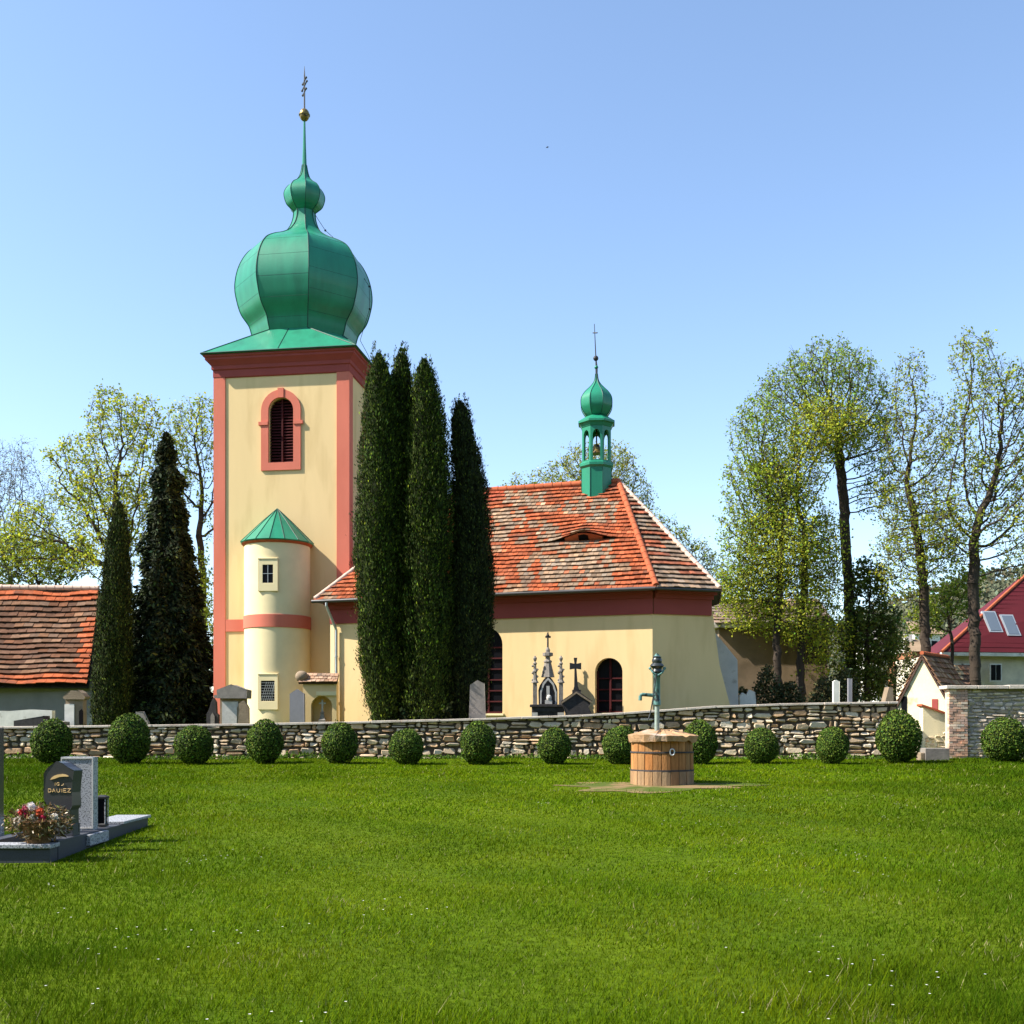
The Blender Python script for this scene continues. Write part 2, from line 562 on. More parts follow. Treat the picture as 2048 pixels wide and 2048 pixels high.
mr = N.new('ShaderNodeMapRange'); mr.inputs['From Min'].default_value = .3; mr.inputs['From Max'].default_value = .7; mr.inputs['To Min'].default_value = .7; mr.inputs['To Max'].default_value = 1.3
L.new(n2.outputs['Fac'], mr.inputs['Value'])
mu = N.new('ShaderNodeMix'); mu.data_type = 'RGBA'; mu.blend_type = 'MULTIPLY'; mu.inputs[0].default_value = 1
L.new(cr.outputs['Color'], mu.inputs[6]); L.new(mr.outputs['Result'], mu.inputs[7])
L.new(mu.outputs[2], P.inputs['Base Color'])
bp = N.new('ShaderNodeBump'); bp.inputs['Strength'].default_value = .6; bp.inputs['Distance'].default_value = .05
L.new(n2.outputs['Fac'], bp.inputs['Height']); L.new(bp.outputs['Normal'], P.inputs['Normal'])
ground = gb.build('ground', gm, smooth=60, kind='structure')

# bare earth patch worn round the well (thin irregular sheet)
db = MB()
rings = [0.0, 0.35, 0.7, 1.0]
dv = [(WELL.x + 0.1, WELL.y - .9, 0)]
nd = 48
for rr in rings[1:]:
    for k in range(nd):
        a = 2 * PI * k / nd
        wob = 1 + .22 * math.sin(3 * a + 1) + .13 * math.sin(7 * a) + .1 * math.sin(11 * a + 2) if rr > .5 else 1
        dv.append((WELL.x - .25 + 2.0 * rr * wob * math.cos(a), WELL.y - .75 + 1.25 * rr * wob * math.sin(a), 0))
dv = [(x, y, lawn_at(x, y) + 0.012) for x, y, _ in dv]
df = [[0, 1 + k, 1 + (k + 1) % nd] for k in range(nd)]
for i in range(2):
    df += [[1 + i * nd + k, 1 + (i + 1) * nd + k, 1 + (i + 1) * nd + (k + 1) % nd, 1 + i * nd + (k + 1) % nd] for k in range(nd)]
db.add(dv, df)
M['soil'] = mat('bare_earth', (0.2, 0.135, 0.07), 0.98, 0.05, 0.25, 3, 0.4, 12, stain=(0.07, 0.095, 0.02), stain_scale=1.3, stain_lo=0.42, stain_hi=0.56)
db.build('dirt_path', M['soil'], kind='structure')

# ------------------------------------------------------------------ grass
def make_grass():
    rng = np.random.default_rng(3)
    V, C = [], []
    zones = [(3.6, 8, 3400, .038, .006), (8, 12, 1900, .036, .0085), (12, 18, 950, .036, .013), (18, 26, 500, .04, .02), (26, 35.8, 300, .045, .03)]
    for y0, y1, dens, hh, ww in zones:
        xm = 0.56 * y1 + 2.8
        n = int(dens * (y1 - y0) * 2 * xm)
        x = rng.uniform(-xm, xm, n)
        y = rng.uniform(y0, y1, n)
        # patchy height: tufts left and right of the smooth middle
        tuft = (np.sin(x * 1.7 + y * .6) + np.sin(x * .8 - y * 1.3 + 2) + np.sin(x * 3.1 + y * 2.7)) / 3
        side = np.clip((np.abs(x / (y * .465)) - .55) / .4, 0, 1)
        h = hh * np.exp(rng.normal(0, .35, n)) * (0.75 + .35 * tuft + .35 * side)
        near = (y < 7.2) & (tuft > .3) & (rng.uniform(0, 1, n) < .12)
        h = np.where(near, h * rng.uniform(1.4, 2.6, n), h)
        for tpx, tY, tr, tk in ((1790, 7.4, .35, 2.2), (1700, 6.4, .35, 1.6), (1250, 5.9, .45, 2.4), (900, 6.0, .4, 2.2), (230, 6.2, .5, 2.4), (1565, 6.6, .25, 2.6), (120, 7.6, .5, 2.0), (1930, 6.3, .3, 1.2)):
            tx = (tpx - CX) * tY / F
            g_ = np.exp(-(((x - tx) / tr) ** 2 + ((y - tY) / (tr * .8)) ** 2))
            h = h * (1 + tk * g_ * rng.uniform(0, 1, n))
        d2 = ((x - WELL.x + .25) / 2.0) ** 2 + ((y - WELL.y + .75) / 1.25) ** 2
        keep = (d2 > .9 + .5 * rng.uniform(-1, 1, n)) & (((x - WELL.x) ** 2 + (y - WELL.y) ** 2) > .75 ** 2)
        keep &= ~((x > -6.6) & (x < -5.4) & (y > 12.9) & (y < 16.6))
        x, y, h, side, tuft = x[keep], y[keep], h[keep], side[keep], tuft[keep]
        n = len(x)
        z = np.interp(y, LAWN_Y, LAWN_Z) + 0.015 * np.sin(x * .9 + .4 * y) + 0.012 * np.sin(x * .33 - y * .7 + 2)
        th = rng.uniform(0, 2 * PI, n)
        lean = rng.normal(0, .45, (n, 2)) + np.array([.15, 0])
        wx, wy = np.cos(th) * ww * .5, np.sin(th) * ww * .5
        b0 = np.stack([x - wx, y - wy, z], 1)
        b1 = np.stack([x + wx, y + wy, z], 1)
        tip = np.stack([x + lean[:, 0] * h, y + lean[:, 1] * h, z + h], 1)
        V.append(np.stack([b0, b1, tip], 1).reshape(-1, 3))
        c = pal(n, (0.084, 0.148, 0.002), .16, rng, .16)
        patch = .5 + .5 * np.sin(x * .45 + 1.3 * np.sin(y * .3)) * np.sin(y * .55 + x * .2)
        patch2 = .5 + .5 * np.sin(x * 1.9 + np.sin(y * 1.1) * 2) * np.sin(y * 1.4 + x * .5 + 1)
        c *= (0.78 + .28 * patch + .16 * patch2)[:, None]
        c[:, 0] *= .9 + .22 * patch2
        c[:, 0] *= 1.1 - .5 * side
        c[:, 1] *= 1.0 - .37 * side  # lens darkening at the view's edges painted into the blade colour
        dry = rng.uniform(0, 1, n) < .010 + .05 * (patch2 > .9)
        c[dry] = np.array([.3, .27, .12])
        C.append(c)
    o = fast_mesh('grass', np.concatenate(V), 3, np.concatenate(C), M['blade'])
    tag(o, 'short green lawn grass with longer tufts towards the camera', 'grass', kind='stuff')
    # daisies and specks
    cx0, cy0 = [], []
    for _ in range(46):
        yc = 5.4 + 17 * rng.uniform(0, 1) ** 1.6
        xc = rng.choice([-1, 1], p=[.45, .55]) * abs(rng.normal(.35, .14)) * yc
        m_ = int(rng.integers(1, 9))
        cx0.append(xc + rng.normal(0, .28, m_)); cy0.append(np.maximum(5.2, yc + rng.normal(0, .25, m_)))
    x, y = np.concatenate(cx0), np.concatenate(cy0)
    n = len(x)
    z = np.interp(y, LAWN_Y, LAWN_Z) + .05 + rng.uniform(0, .03, n)
    cen = np.stack([x, y, z], 1)
    cen = np.repeat(cen, 5, 0)
    ang = np.tile(np.arange(5) * 2 * PI / 5, n)
    r = .0085 * (1 + y.repeat(5) * .022)
    dirs = np.stack([np.cos(ang), np.sin(ang), .25 + 0 * ang], 1)
    side = np.stack([-np.sin(ang), np.cos(ang), 0 * ang], 1)
    q = np.stack([cen, cen + (dirs * .6 + side * .45) * r[:, None], cen + dirs * r[:, None], cen + (dirs * .6 - side * .45) * r[:, None]], 1).reshape(-1, 3)
    o = fast_mesh('daisies', q, 4, pal(5 * n, (.72, .7, .66), .08, rng, .03), M['petal'])
    tag(o, 'tiny white daisies scattered through the lawn', 'daisies', kind='stuff')


make_grass()


def weeds():
    rng = np.random.default_rng(9)
    n = 5200
    x = rng.uniform(-17.5, 13, n)
    y = 35.72 - np.abs(rng.normal(0, .22, n))
    k = .5 + .5 * np.sin(x * 1.1) * np.sin(x * .43 + 1)
    h = .2 * k * rng.uniform(.3, 1.2, n) + .04
    z0 = np.interp(y, LAWN_Y, LAWN_Z)
    cen = np.stack([x, y, z0 + h * rng.uniform(0.1, 1, n)], 1)
    q = leaf_quads(cen, rng.uniform(.05, .13, n), np.array([[.2, -.2, .9]]), .5, .5, rng)
    o = fast_mesh('weeds', q, 4, pal(n, (.085, .15, .02), .3, rng), M['blade'])
    tag(o, 'low weeds growing along the foot of the rubble wall', 'weeds', kind='stuff')


weeds()

# ------------------------------------------------------------------ rubble churchyard wall
WTX = [-400, 0, 500, 700, 940, 1200, 1440, 1600, 1793]
WTY = [1453, 1453, 1447, 1443, 1437, 1428, 1411, 1406, 1403]


def wall_top(x):
    px = CX + x / WALL_Y * F
    return H + (HY - lerp(px, WTX, WTY)) * WALL_Y / F


STONES = [(.56, .44, .29), (.60, .48, .33), (.53, .39, .25), (.40, .26, .15), (.64, .53, .39), (.46, .36, .25), (.50, .33, .19)]


def rubble(mb, x0, x1, yf, ztop, zbot, rng, hmin=.08, hmax=.25, wmin=.14, wmax=.62, gap=.027, prot=.065, pal_=STONES, rough=1.0):
    rows = []
    base = min(zbot(x) for x in np.linspace(x0, x1, 20)) - .1
    top = max(ztop(x) for x in np.linspace(x0, x1, 20))
    z = base
    while z < top:
        h = rng.uniform(hmin, hmax)
        x = x0 + rng.uniform(-.3, 0)
        while x < x1:
            wd = rng.uniform(wmin, wmax) * (h / hmax * .6 + .5)
            a, b = max(x, x0), min(x + wd, x1)
            x += wd
            if b - a < .07: continue
            xm = (a + b) / 2
            wv = .05 * math.sin(xm * 1.3 + z * 4)
            zl, zh = z + wv, min(z + h + wv, ztop(xm))
            if zh - zl < .05 or zh < zbot(xm): continue
            split = [(zl, zh)]
            if h > .19 and rng.uniform() < .3:
                m_ = zl + (zh - zl) * rng.uniform(.4, .6)
                split = [(zl, m_), (m_, zh)]
            for q0, q1 in split:
                g = gap * rng.uniform(.5, 1.3)
                j = lambda s=.02: rng.uniform(-s, s)
                p = prot * rng.uniform(.4, 1.3)
                A0, A1, Z0, Z1 = a + g / 2, b - g / 2, q0 + g / 2, q1 - g / 2
                if Z1 - Z0 < .025: continue
                ch = min(.03, (Z1 - Z0) * .25)
                hh_, ww_ = Z1 - Z0, A1 - A0
                jz, jx = min(.03, hh_ * .2) * rough, min(.05, ww_ * .14) * rough
                # six-sided outline with knocked-off corners
                prm = [(A0 + j(jx), Z0 + hh_ * rng.uniform(.2, .5)), (A0 + ww_ * rng.uniform(.08, .25), Z0 + j(jz)), (A1 - ww_ * rng.uniform(.05, .2), Z0 + j(jz)), (A1 + j(jx), Z0 + hh_ * rng.uniform(.4, .7)), (A1 - ww_ * rng.uniform(.08, .25), Z1 + j(jz)), (A0 + ww_ * rng.uniform(.05, .2), Z1 + j(jz))]
                mx_, mz_ = (A0 + A1) / 2, (Z0 + Z1) / 2
                back = [(px_a, yf + .03, pz_a) for px_a, pz_a in prm]
                tx_, tz_ = j(.06), j(.035)
                fr = [(mx_ + (px_a - mx_) * (1 - ch / max(.06, ww_ / 2)), yf - p + j(.008) + tx_ * (px_a - mx_) / ww_ + tz_ * (pz_a - mz_) / hh_, mz_ + (pz_a - mz_) * (1 - ch / max(.05, hh_ / 2))) for px_a, pz_a in prm]
                c = pal_[int(rng.integers(len(pal_)))]
                f = math.exp(rng.normal(0, .16))
                mb.add(back + fr, [[6, 7, 8, 9, 10, 11]] + [[q_, (q_ + 1) % 6, 6 + (q_ + 1) % 6, 6 + q_] for q_ in range(6)], tuple(min(.85, k * f) for k in c))
        z += h
    return mb


wall_root = thing('rubble_wall', 'long low rubble stone wall with pale coping between lawn and church', 'stone wall', (0, WALL_Y, .55))
X0, X1 = -21.0, (1793 - CX) * WALL_Y / F
rb = rubble(MB(), X0, X1, WALL_Y - .08, lambda x: wall_top(x) - .07, lambda x: lawn_z(x, 35.9), np.random.default_rng(5))
# right-hand end face of the wall
for k in range(9):
    z0 = .45 + k * .2
    if z0 + .18 < wall_top(X1) - .05:
        rb.box(X1 - .05, X1 + .05, WALL_Y - .02, WALL_Y + .42, z0, z0 + .17, vary(STONES[k % 7]))
rb.build('stonework', M['stone'], wall_root)
cb = MB()
segx = np.linspace(X0, X1, 40)
for a, b in zip(segx[:-1], segx[1:]):
    cb.hexa([(a, WALL_Y - .06, .2), (b, WALL_Y - .06, .2), (b, WALL_Y + .45, .2), (a, WALL_Y + .45, .2)],
            [(a, WALL_Y - .06, wall_top(a) - .075), (b, WALL_Y - .06, wall_top(b) - .075), (b, WALL_Y + .45, wall_top(b) - .075), (a, WALL_Y + .45, wall_top(a) - .075)])
cb.build('wall_core', M['mortar'], wall_root)
kb = MB()
x = X0
while x < X1 - .05:
    e = min(x + random.uniform(.7, 1.5), X1)
    if X1 - e < .3: e = X1
    g = .006
    o_ = random.uniform(-.015, .015)
    za, zb_ = wall_top(x), wall_top(e)
    lo_ = [(x + g, WALL_Y - .2 + o_, za - .075), (e - g, WALL_Y - .2 + o_, zb_ - .075), (e - g, WALL_Y + .5, zb_ - .075), (x + g, WALL_Y + .5, za - .075)]
    hi_ = [(p[0], p[1], p[2] + .075 + random.uniform(-.006, .006)) for p in lo_]
    kb.hexa(lo_, hi_)
    x = e
kb.build('coping', M['coping'], wall_root, bevel=.012)

# ------------------------------------------------------------------ church
TH = R(8.5)
tu, td = Vector((math.cos(TH), -math.sin(TH), 0)), Vector((math.sin(TH), math.cos(TH), 0))
TW = 5.88
PR = Vector(((697 - CX) * 46 / F, 46, 0))
PL = PR - tu * TW
TC = PL + tu * TW / 2 + td * TW / 2
church = thing('church', 'cream and salmon village church with green onion dome and red tiled nave', 'church', (TC.x, TC.y, 1.2))


def TP(a, b, z): 
    p = PL + tu * a + td * b
    return Vector((p.x, p.y, z))


sides = [(PL, tu, td), (PR, td, -tu), (PR + td * TW, -tu, -td), (PL + td * TW, -td, tu)]
WC = TW / 2
w_in = arch(WC, .55, 12.73, 14.93)
w_out = arch(WC, .87, 12.40, 14.93)
tb = MB()
for i, (O, u, d) in enumerate(sides):
    tb.wall(O, u, d, [(0, .6), (TW, .6), (TW, 16.9), (0, 16.9)], [w_in], .32)
tower = tb.build('tower', M['cream'], church)
pb = MB()
for O, u, d in sides:
    pb.fbox(O, u, d, -.05, .47, -.05, .1, .6, 16.72)
    pb.fbox(O, u, d, TW - .5, TW - .052, -.048, .1, .6, 16.72)
pb.build('pilaster', M['pink'], tower)
bb = MB()
for O, u, d in sides:
    bb.fbox(O, u, d, .472, (2.2 if O is PL else TW - .502), -.042, .1, 5.62, 6.13)
bb.build('string_course', M['pink'], tower)
for i, (O, u, d) in enumerate(sides[:2]):
    MB().ring(O, u, d, w_in, w_out, -.06, .02).fbox(O, u, d, WC - .97, WC - .56, -.10, .02, 14.32, 14.46).fbox(O, u, d, WC + .56, WC + .97, -.10, .02, 14.32, 14.46)\
        .fbox(O, u, d, WC - .13, WC + .13, -.09, .02, 15.46, 15.86).build('window_frame', M['pink'], tower)
    lv = MB()
    for k in range(24):
        z = 12.78 + k * .125
        hw = .54 if z < 14.9 else math.sqrt(max(.01, .54 ** 2 - (z - 14.9) ** 2))
        if z > 15.4: break
        P0 = lambda a, b, zz: (O.x + a * u.x + b * d.x, O.y + a * u.y + b * d.y, zz)
        for s0, s1 in ((-hw, -.03), (.03, hw)):
            if s1 - s0 < .02: continue
            lv.hexa([P0(WC + s0, .16, z), P0(WC + s1, .16, z), P0(WC + s1, .29, z + .1), P0(WC + s0, .29, z + .1)],
                    [P0(WC + s0, .16, z + .02), P0(WC + s1, .16, z + .02), P0(WC + s1, .29, z + .12), P0(WC + s0, .29, z + .12)])
    lv.fbox(O, u, d, WC - .03, WC + .03, .12, .3, 12.73, 15.45)
    lv.build('louvre_shutter', M['louvre'], tower)
    MB().fbox(O, u, d, WC - .7, WC + .7, .325, .36, 12.5, 15.7).build('dark_backing', M['dark'], tower)
S2 = math.sqrt(2)
hT = TW / 2
corn = [(hT + .03, 16.40), (hT + .065, 16.44), (hT + .065, 16.72), (hT + .12, 16.76), (hT + .12, 16.9), (hT + .22, 17.02), (hT + .32, 17.12), (hT + .32, 17.2), (hT + .38, 17.24), (hT + .38, 17.34), (hT - .3, 17.345)]
rotT = PI / 4 - TH
MB().lathe([(r * S2, z) for r, z in corn], (TC.x, TC.y, 0), 4, rotT).build('cornice', M['redband'], tower)
# green skirt roof: square to octagon
ZR, RO = 18.72, 2.2
sk = MB()
hs = hT + .45
sq = [TC + tu * sx * hs + td * sy * hs + Vector((0, 0, 17.36)) for sx, sy in ((1, 1), (-1, 1), (-1, -1), (1, -1))]
sqb = [p - Vector((0, 0, .04)) for p in sq]
rot8 = PI / 8 - TH
oc = [Vector((TC.x + RO * math.cos(rot8 + k * PI / 4), TC.y + RO * math.sin(rot8 + k * PI / 4), ZR)) for k in range(8)]
# mid ring for a slight flare
sm = [p * .5 + (TC + Vector((0, 0, 17.36))) * .5 for p in sq]
vs = sq + oc + sqb
fs = []
order = [(0, [0, 1]), (1, [2, 3]), (2, [4, 5]), (3, [6, 7])]
# corner k (angles 45,135,225,315 in tower frame) owns octagon verts 2k, 2k+1
for k in range(4):
    fs.append([k, 4 + 2 * k + 1, 4 + 2 * k])
    kn = (k + 1) % 4
    fs.append([k, kn, 4 + 2 * kn, 4 + 2 * k + 1])
    fs.append([k, 12 + k, 12 + kn, kn])
sk.add(vs, fs)
sk.hexa(sqb, [p + Vector((0, 0, .01)) for p in sqb])
skirt = sk.build('roof_skirt', M['green'], tower)
sm_ = MB()
for k in range(4):
    sm_.tube(sq[k], oc[2 * k], .03, n=6).tube(sq[k], oc[2 * k + 1], .03, n=6)
    a, b = sq[k], sq[(k + 1) % 4]
    m0 = a.lerp(b, .5); m1 = oc[2 * k + 1].lerp(oc[(2 * k + 2) % 8], .5)
    sm_.tube(m0, m1, .022, n=6)
    sm_.tube(a, b, .035, n=6)
sm_.build('roof_seam', M['green_seam'], tower)
# dome
DZ = 49.34 / F


def dz(y): return H + (HY - y) * DZ


prof_px = [(98, 679), (108, 662), (123, 640), (131, 615), (135, 590), (132, 562), (123, 536), (108, 514), (86, 499), (62, 487), (43, 474), (29, 457), (22.5, 440), (21, 425)]
dome_prof = [(RO * .98, ZR - TC.z)] + [(h * DZ, dz(y)) for h, y in prof_px]
dome_prof[0] = (2.2, 18.66)
dome_prof[1] = (2.3, 18.95)
dp = spline(dome_prof, 6)
dome = MB().lathe(dp, (TC.x, TC.y, 0), 8, rot8, cap=False).build('onion_dome', M['green'], church, smooth=30)
lp = spline([(h * DZ, dz(y)) for h, y in [(21, 425), (26, 421), (35, 412), (40, 397), (39, 386), (32, 375), (20, 366), (11, 355), (7, 344), (4.5, 330)]], 5)
MB().lathe(lp, (TC.x, TC.y, 0), 8, rot8, cap=False).build('lantern_bulb', M['green'], dome, smooth=30)
MB().lathe([(4.5 * DZ, dz(330)), (3 * DZ, dz(290)), (1.9 * DZ, dz(245)), (1.4 * DZ, dz(225))], (TC.x, TC.y, 0), 8, rot8).build('spire', M['green'], dome)
seam = MB()
for pr in (dp,):
    for k in range(8):
        a = rot8 + k * PI / 4
        pts = [Vector((TC.x + (r + .008) * math.cos(a), TC.y + (r + .008) * math.sin(a), z)) for r, z in pr]
        seam.poly(pts, .022, 5)
# horizontal sheet laps on the dome panels
for k in range(8):
    a0, a1 = rot8 + k * PI / 4, rot8 + (k + 1) * PI / 4
    for i in range(10 + (k * 3) % 5, len(dp) - 30, 9):
        r, z = dp[i]
        seam.tube((TC.x + (r - .004) * math.cos(a0), TC.y + (r - .004) * math.sin(a0), z), (TC.x + (r - .004) * math.cos(a1), TC.y + (r - .004) * math.sin(a1), z),   .008, n=5)
seam.build('sheet_seam', M['green_seam'], dome)
seam = MB()
for k in range(8):
    a = rot8 + k * PI / 4
    seam.poly([Vector((TC.x + (r + .006) * math.cos(a), TC.y + (r + .006) * math.sin(a), z)) for r, z in lp], .014, 5)
seam.lathe([(lp[12][0] - .01, lp[12][1]), (lp[12][0] + .004, lp[12][1] + .01), (lp[12][0] - .01, lp[12][1] + .02)], (TC.x, TC.y, 0), 8, rot8, cap=False)
seam.build('bulb_seam', M['green_seam'], dome)
ob = MB().ball((TC.x, TC.y, dz(230)), 10 * DZ, 16, 10, 1.25)
ob.lathe([(9 * DZ, 0), (11.2 * DZ, .02), (11.2 * DZ, .07), (9 * DZ, .09)], (TC.x, TC.y, dz(230) - .05), 16)
ob.build('orb', M['gold'], dome, smooth=50)
xb = MB().tube((TC.x, TC.y, dz(222)), (TC.x, TC.y, dz(150)), .035, .03, 8).tube((TC.x, TC.y, dz(150)), (TC.x, TC.y, dz(132)), .03, .006, 8)
cdir = Vector((.42, -.9, 0)).normalized()
for y, hw in ((162, .3), (172, .42), (184, .3)):
    c = Vector((TC.x, TC.y, dz(y)))
    xb.tube(c - cdir * hw, c + cdir * hw, .03, n=6)
    xb.ball(c - cdir * hw, .05, 8, 5).ball(c + cdir * hw, .05, 8, 5)
xb.build('cross', M['iron'], dome)
# lightning conductor
cpts = [Vector((TC.x + r * math.cos(rot8 + .1), TC.y - .3 + 0 * r, z)) for r, z in ((.45, 24.6), (.7, 24.2), (1.05, 23.7), (2.0, 22.9), (3.13, 21.2), (3.15, 20.2), (2.7, 18.8))]
cpts += [TP(TW + .5, 1.2, 17.5), TP(TW + .7, 3.5, 16.0)]
lb = MB().poly(cpts, .012, 5)
for p in cpts[2:6]: lb.ball(p, .05, 6, 4)
lb.build('lightning_wire', M['iron'], dome)

# stair turret on the tower front
tc0 = TP(2.98, -.55, 0)
tpx = pxof((tc0.x, tc0.y, 3))
TR = 1.35
turret = MB().lathe([(TR, .6), (TR, 9.15)], (tc0.x, tc0.y, 0), 48).build('stair_turret', M['cream_trim'], church, smooth=40)
MB().lathe([(TR + .004, 5.62), (TR + .035, 5.63), (TR + .035, 6.14), (TR + .004, 6.15)], (tc0.x, tc0.y, 0), 48, cap=False).build('string_course', M['pink'], turret, smooth=40)
MB().lathe([(TR + .01, 9.06), (TR + .05, 9.08), (TR + .1, 9.14), (TR + .1, 9.2)], (tc0.x, tc0.y, 0), 48, cap=False).build('eave_board', M['cap'], turret, smooth=30)
MB().lathe([(TR + .14, 9.16), (TR + .17, 9.2), (.62, 10.1), (.02, 10.66)], (tc0.x, tc0.y, 0), 16).build('turret_roof', M['green'], turret)
ts = MB()
for k in range(16):
    a = 2 * PI * k / 16
    ts.poly([(tc0.x + r * math.cos(a), tc0.y + r * math.sin(a), z) for r, z in ((TR + .17, 9.21), (.62, 10.11), (.02, 10.67))], .014, 5)
ts.build('roof_seam', M['green_seam'], turret)
wa = R(-4)
wn = Vector((math.sin(wa), -math.cos(wa), 0)); wu = Vector((math.cos(wa), math.sin(wa), 0))
for zc, fh, ph in ((7.72, 1.3, .74), (2.98, 1.42, .82)):
    O = tc0 + wn * TR
    hw, hp = .41, (.215 if zc > 5 else .28)
    rect = lambda h, v, dzz=0: [(-h, zc - v + dzz), (h, zc - v + dzz), (h, zc + v + dzz), (-h, zc + v + dzz)]
    fr = MB().ring(O, wu, -wn, rect(hp, ph / 2, .05), rect(hw, fh / 2), -.03, .14)
    fr.fbox(O, wu, -wn, -hp, hp, .02, .14, zc - ph / 2, zc - ph / 2 + .051)
    fr.fbox(O, wu, -wn, -hw, hw, -.055, .1, zc + fh / 2 + .002, zc + fh / 2 + .04)
    fr.build('window_frame', M['cream_trim'], turret, bevel=.008)
    MB().fbox(O, wu, -wn, -hp, hp, -.006, .05, zc - ph / 2 + .053, zc + ph / 2 + .05).build('window_pane', M['glass'], turret)
    gr = MB()
    if zc > 5:
        gr.fbox(O, wu, -wn, -.012, .012, -.022, -.01, zc - ph / 2 + .06, zc + ph / 2 + .04).fbox(O, wu, -wn, -hp, hp, -.024, -.011, zc + .05, zc + .07)
    else:
        for k in range(-3, 4):
            gr.tube(O + wu * (k * .085 - .1) - wn * -.02 + Vector((0, 0, zc - ph / 2 + .06)), O + wu * max(-hp, min(hp, k * .085 + .12)) - wn * -.02 + Vector((0, 0, zc + ph / 2)), .009, n=5) if abs(k * .085 - .1) < hp else None
            gr.tube(O + wu * (-hp) + wn * .02 + Vector((0, 0, zc + k * .11 + .05)), O + wu * hp + wn * .02 + Vector((0, 0, zc + k * .11 + .05)), .008, n=5)
    gr.build('window_bars', M['zinc'], turret)

# nave
PH = R(18)
nu, nd_ = Vector((math.cos(PH), -math.sin(PH), 0)), Vector((math.sin(PH), math.cos(PH), 0))
ZE, ZRG, HALF = 6.67, 11.57, 4.48
A = Vector(((1312 - CX) * 40 / F, 40, 0))
LcT = 13.85
Lc = A - nu * LcT
A.z = Lc.z = ZE
RR_ = A + nd_ * HALF - nu * 2.378; RR_.z = ZRG
RL_ = Lc + nd_ * HALF + nu * 4.3; RL_.z = ZRG
LcB = Lc + nd_ * 2 * HALF
FA = R(17)
fu, fd = Vector((math.cos(FA), math.sin(FA), 0)), Vector((-math.sin(FA), math.cos(FA), 0))
Bp = A + fu * 2.56
Cp = Vector((8.42, 45.0, ZE))
Ep = A + nd_ * 2 * HALF
# walls
NWO = Lc + nu * .45 + nd_ * .55
NLEN = (A + nd_ * .55 - nu * .233 - NWO).dot(nu)


def nave_a(px):
    k = (px - CX) / F
    return (k * NWO.y - NWO.x) / (nu.x - k * nu.y)


ZN = 6.62
h1 = arch((nave_a(940) + nave_a(1005)) / 2, (nave_a(1005) - nave_a(940)) / 2, 2.1, 4.72)
h2 = arch((nave_a(1190) + nave_a(1245)) / 2, (nave_a(1245) - nave_a(1190)) / 2, 2.1, 3.72)
h1 = arch((nave_a(940) + nave_a(1005)) / 2, (nave_a(1005) - nave_a(940)) / 2, 2.1, 5.42 - (nave_a(1005) - nave_a(940)) / 2)
h2 = arch((nave_a(1190) + nave_a(1245)) / 2, (nave_a(1245) - nave_a(1190)) / 2, 2.1, 4.16 - (nave_a(1245) - nave_a(1190)) / 2)
nb = MB()
nb.wall(NWO, nu, nd_, [(0, .8), (NLEN, .8), (NLEN, ZN), (0, ZN)], [h1, h2], .38)
Aw = NWO + nu * NLEN
Bw = Aw + fu * 2.35
Bb = Aw + fu * 3.42
Cw = Vector((7.9, 45.0, 0)); Ew = Ep - nd_ * .55
V3 = lambda p, z: Vector((p.x, p.y, z))
nb.add([V3(Aw, .8), V3(Bb, .8), V3(Bb, 1.6), V3(Aw + fu * 2.75, 3.9), V3(Bw, 5.4), V3(Bw, ZN), V3(Aw, ZN)], [[0, 1, 2, 3, 4, 5, 6]])
nb.add([V3(Bb, .8), V3(Cw, .8), V3(Cw, ZN), V3(Bw, ZN), V3(Bw, 5.4), V3(Aw + fu * 2.75, 3.9), V3(Bb, 1.6)], [[0, 1, 2, 3, 4, 5, 6]])
nb.add([V3(Cw, .8), V3(Ew, .8), V3(Ew, ZN), V3(Cw, ZN)], [[0, 1, 2, 3]])
NB = LcB + nu * .45 - nd_ * .55
nb.add([V3(Ew, .8), V3(NB, .8), V3(NB, ZN), V3(Ew, ZN)], [[0, 1, 2, 3]])
nb.add([V3(NB, .8), V3(NWO, .8), V3(NWO, ZN), V3(NB, ZN)], [[0, 1, 2, 3]])
nave = nb.build('nave', M['cream'], church)
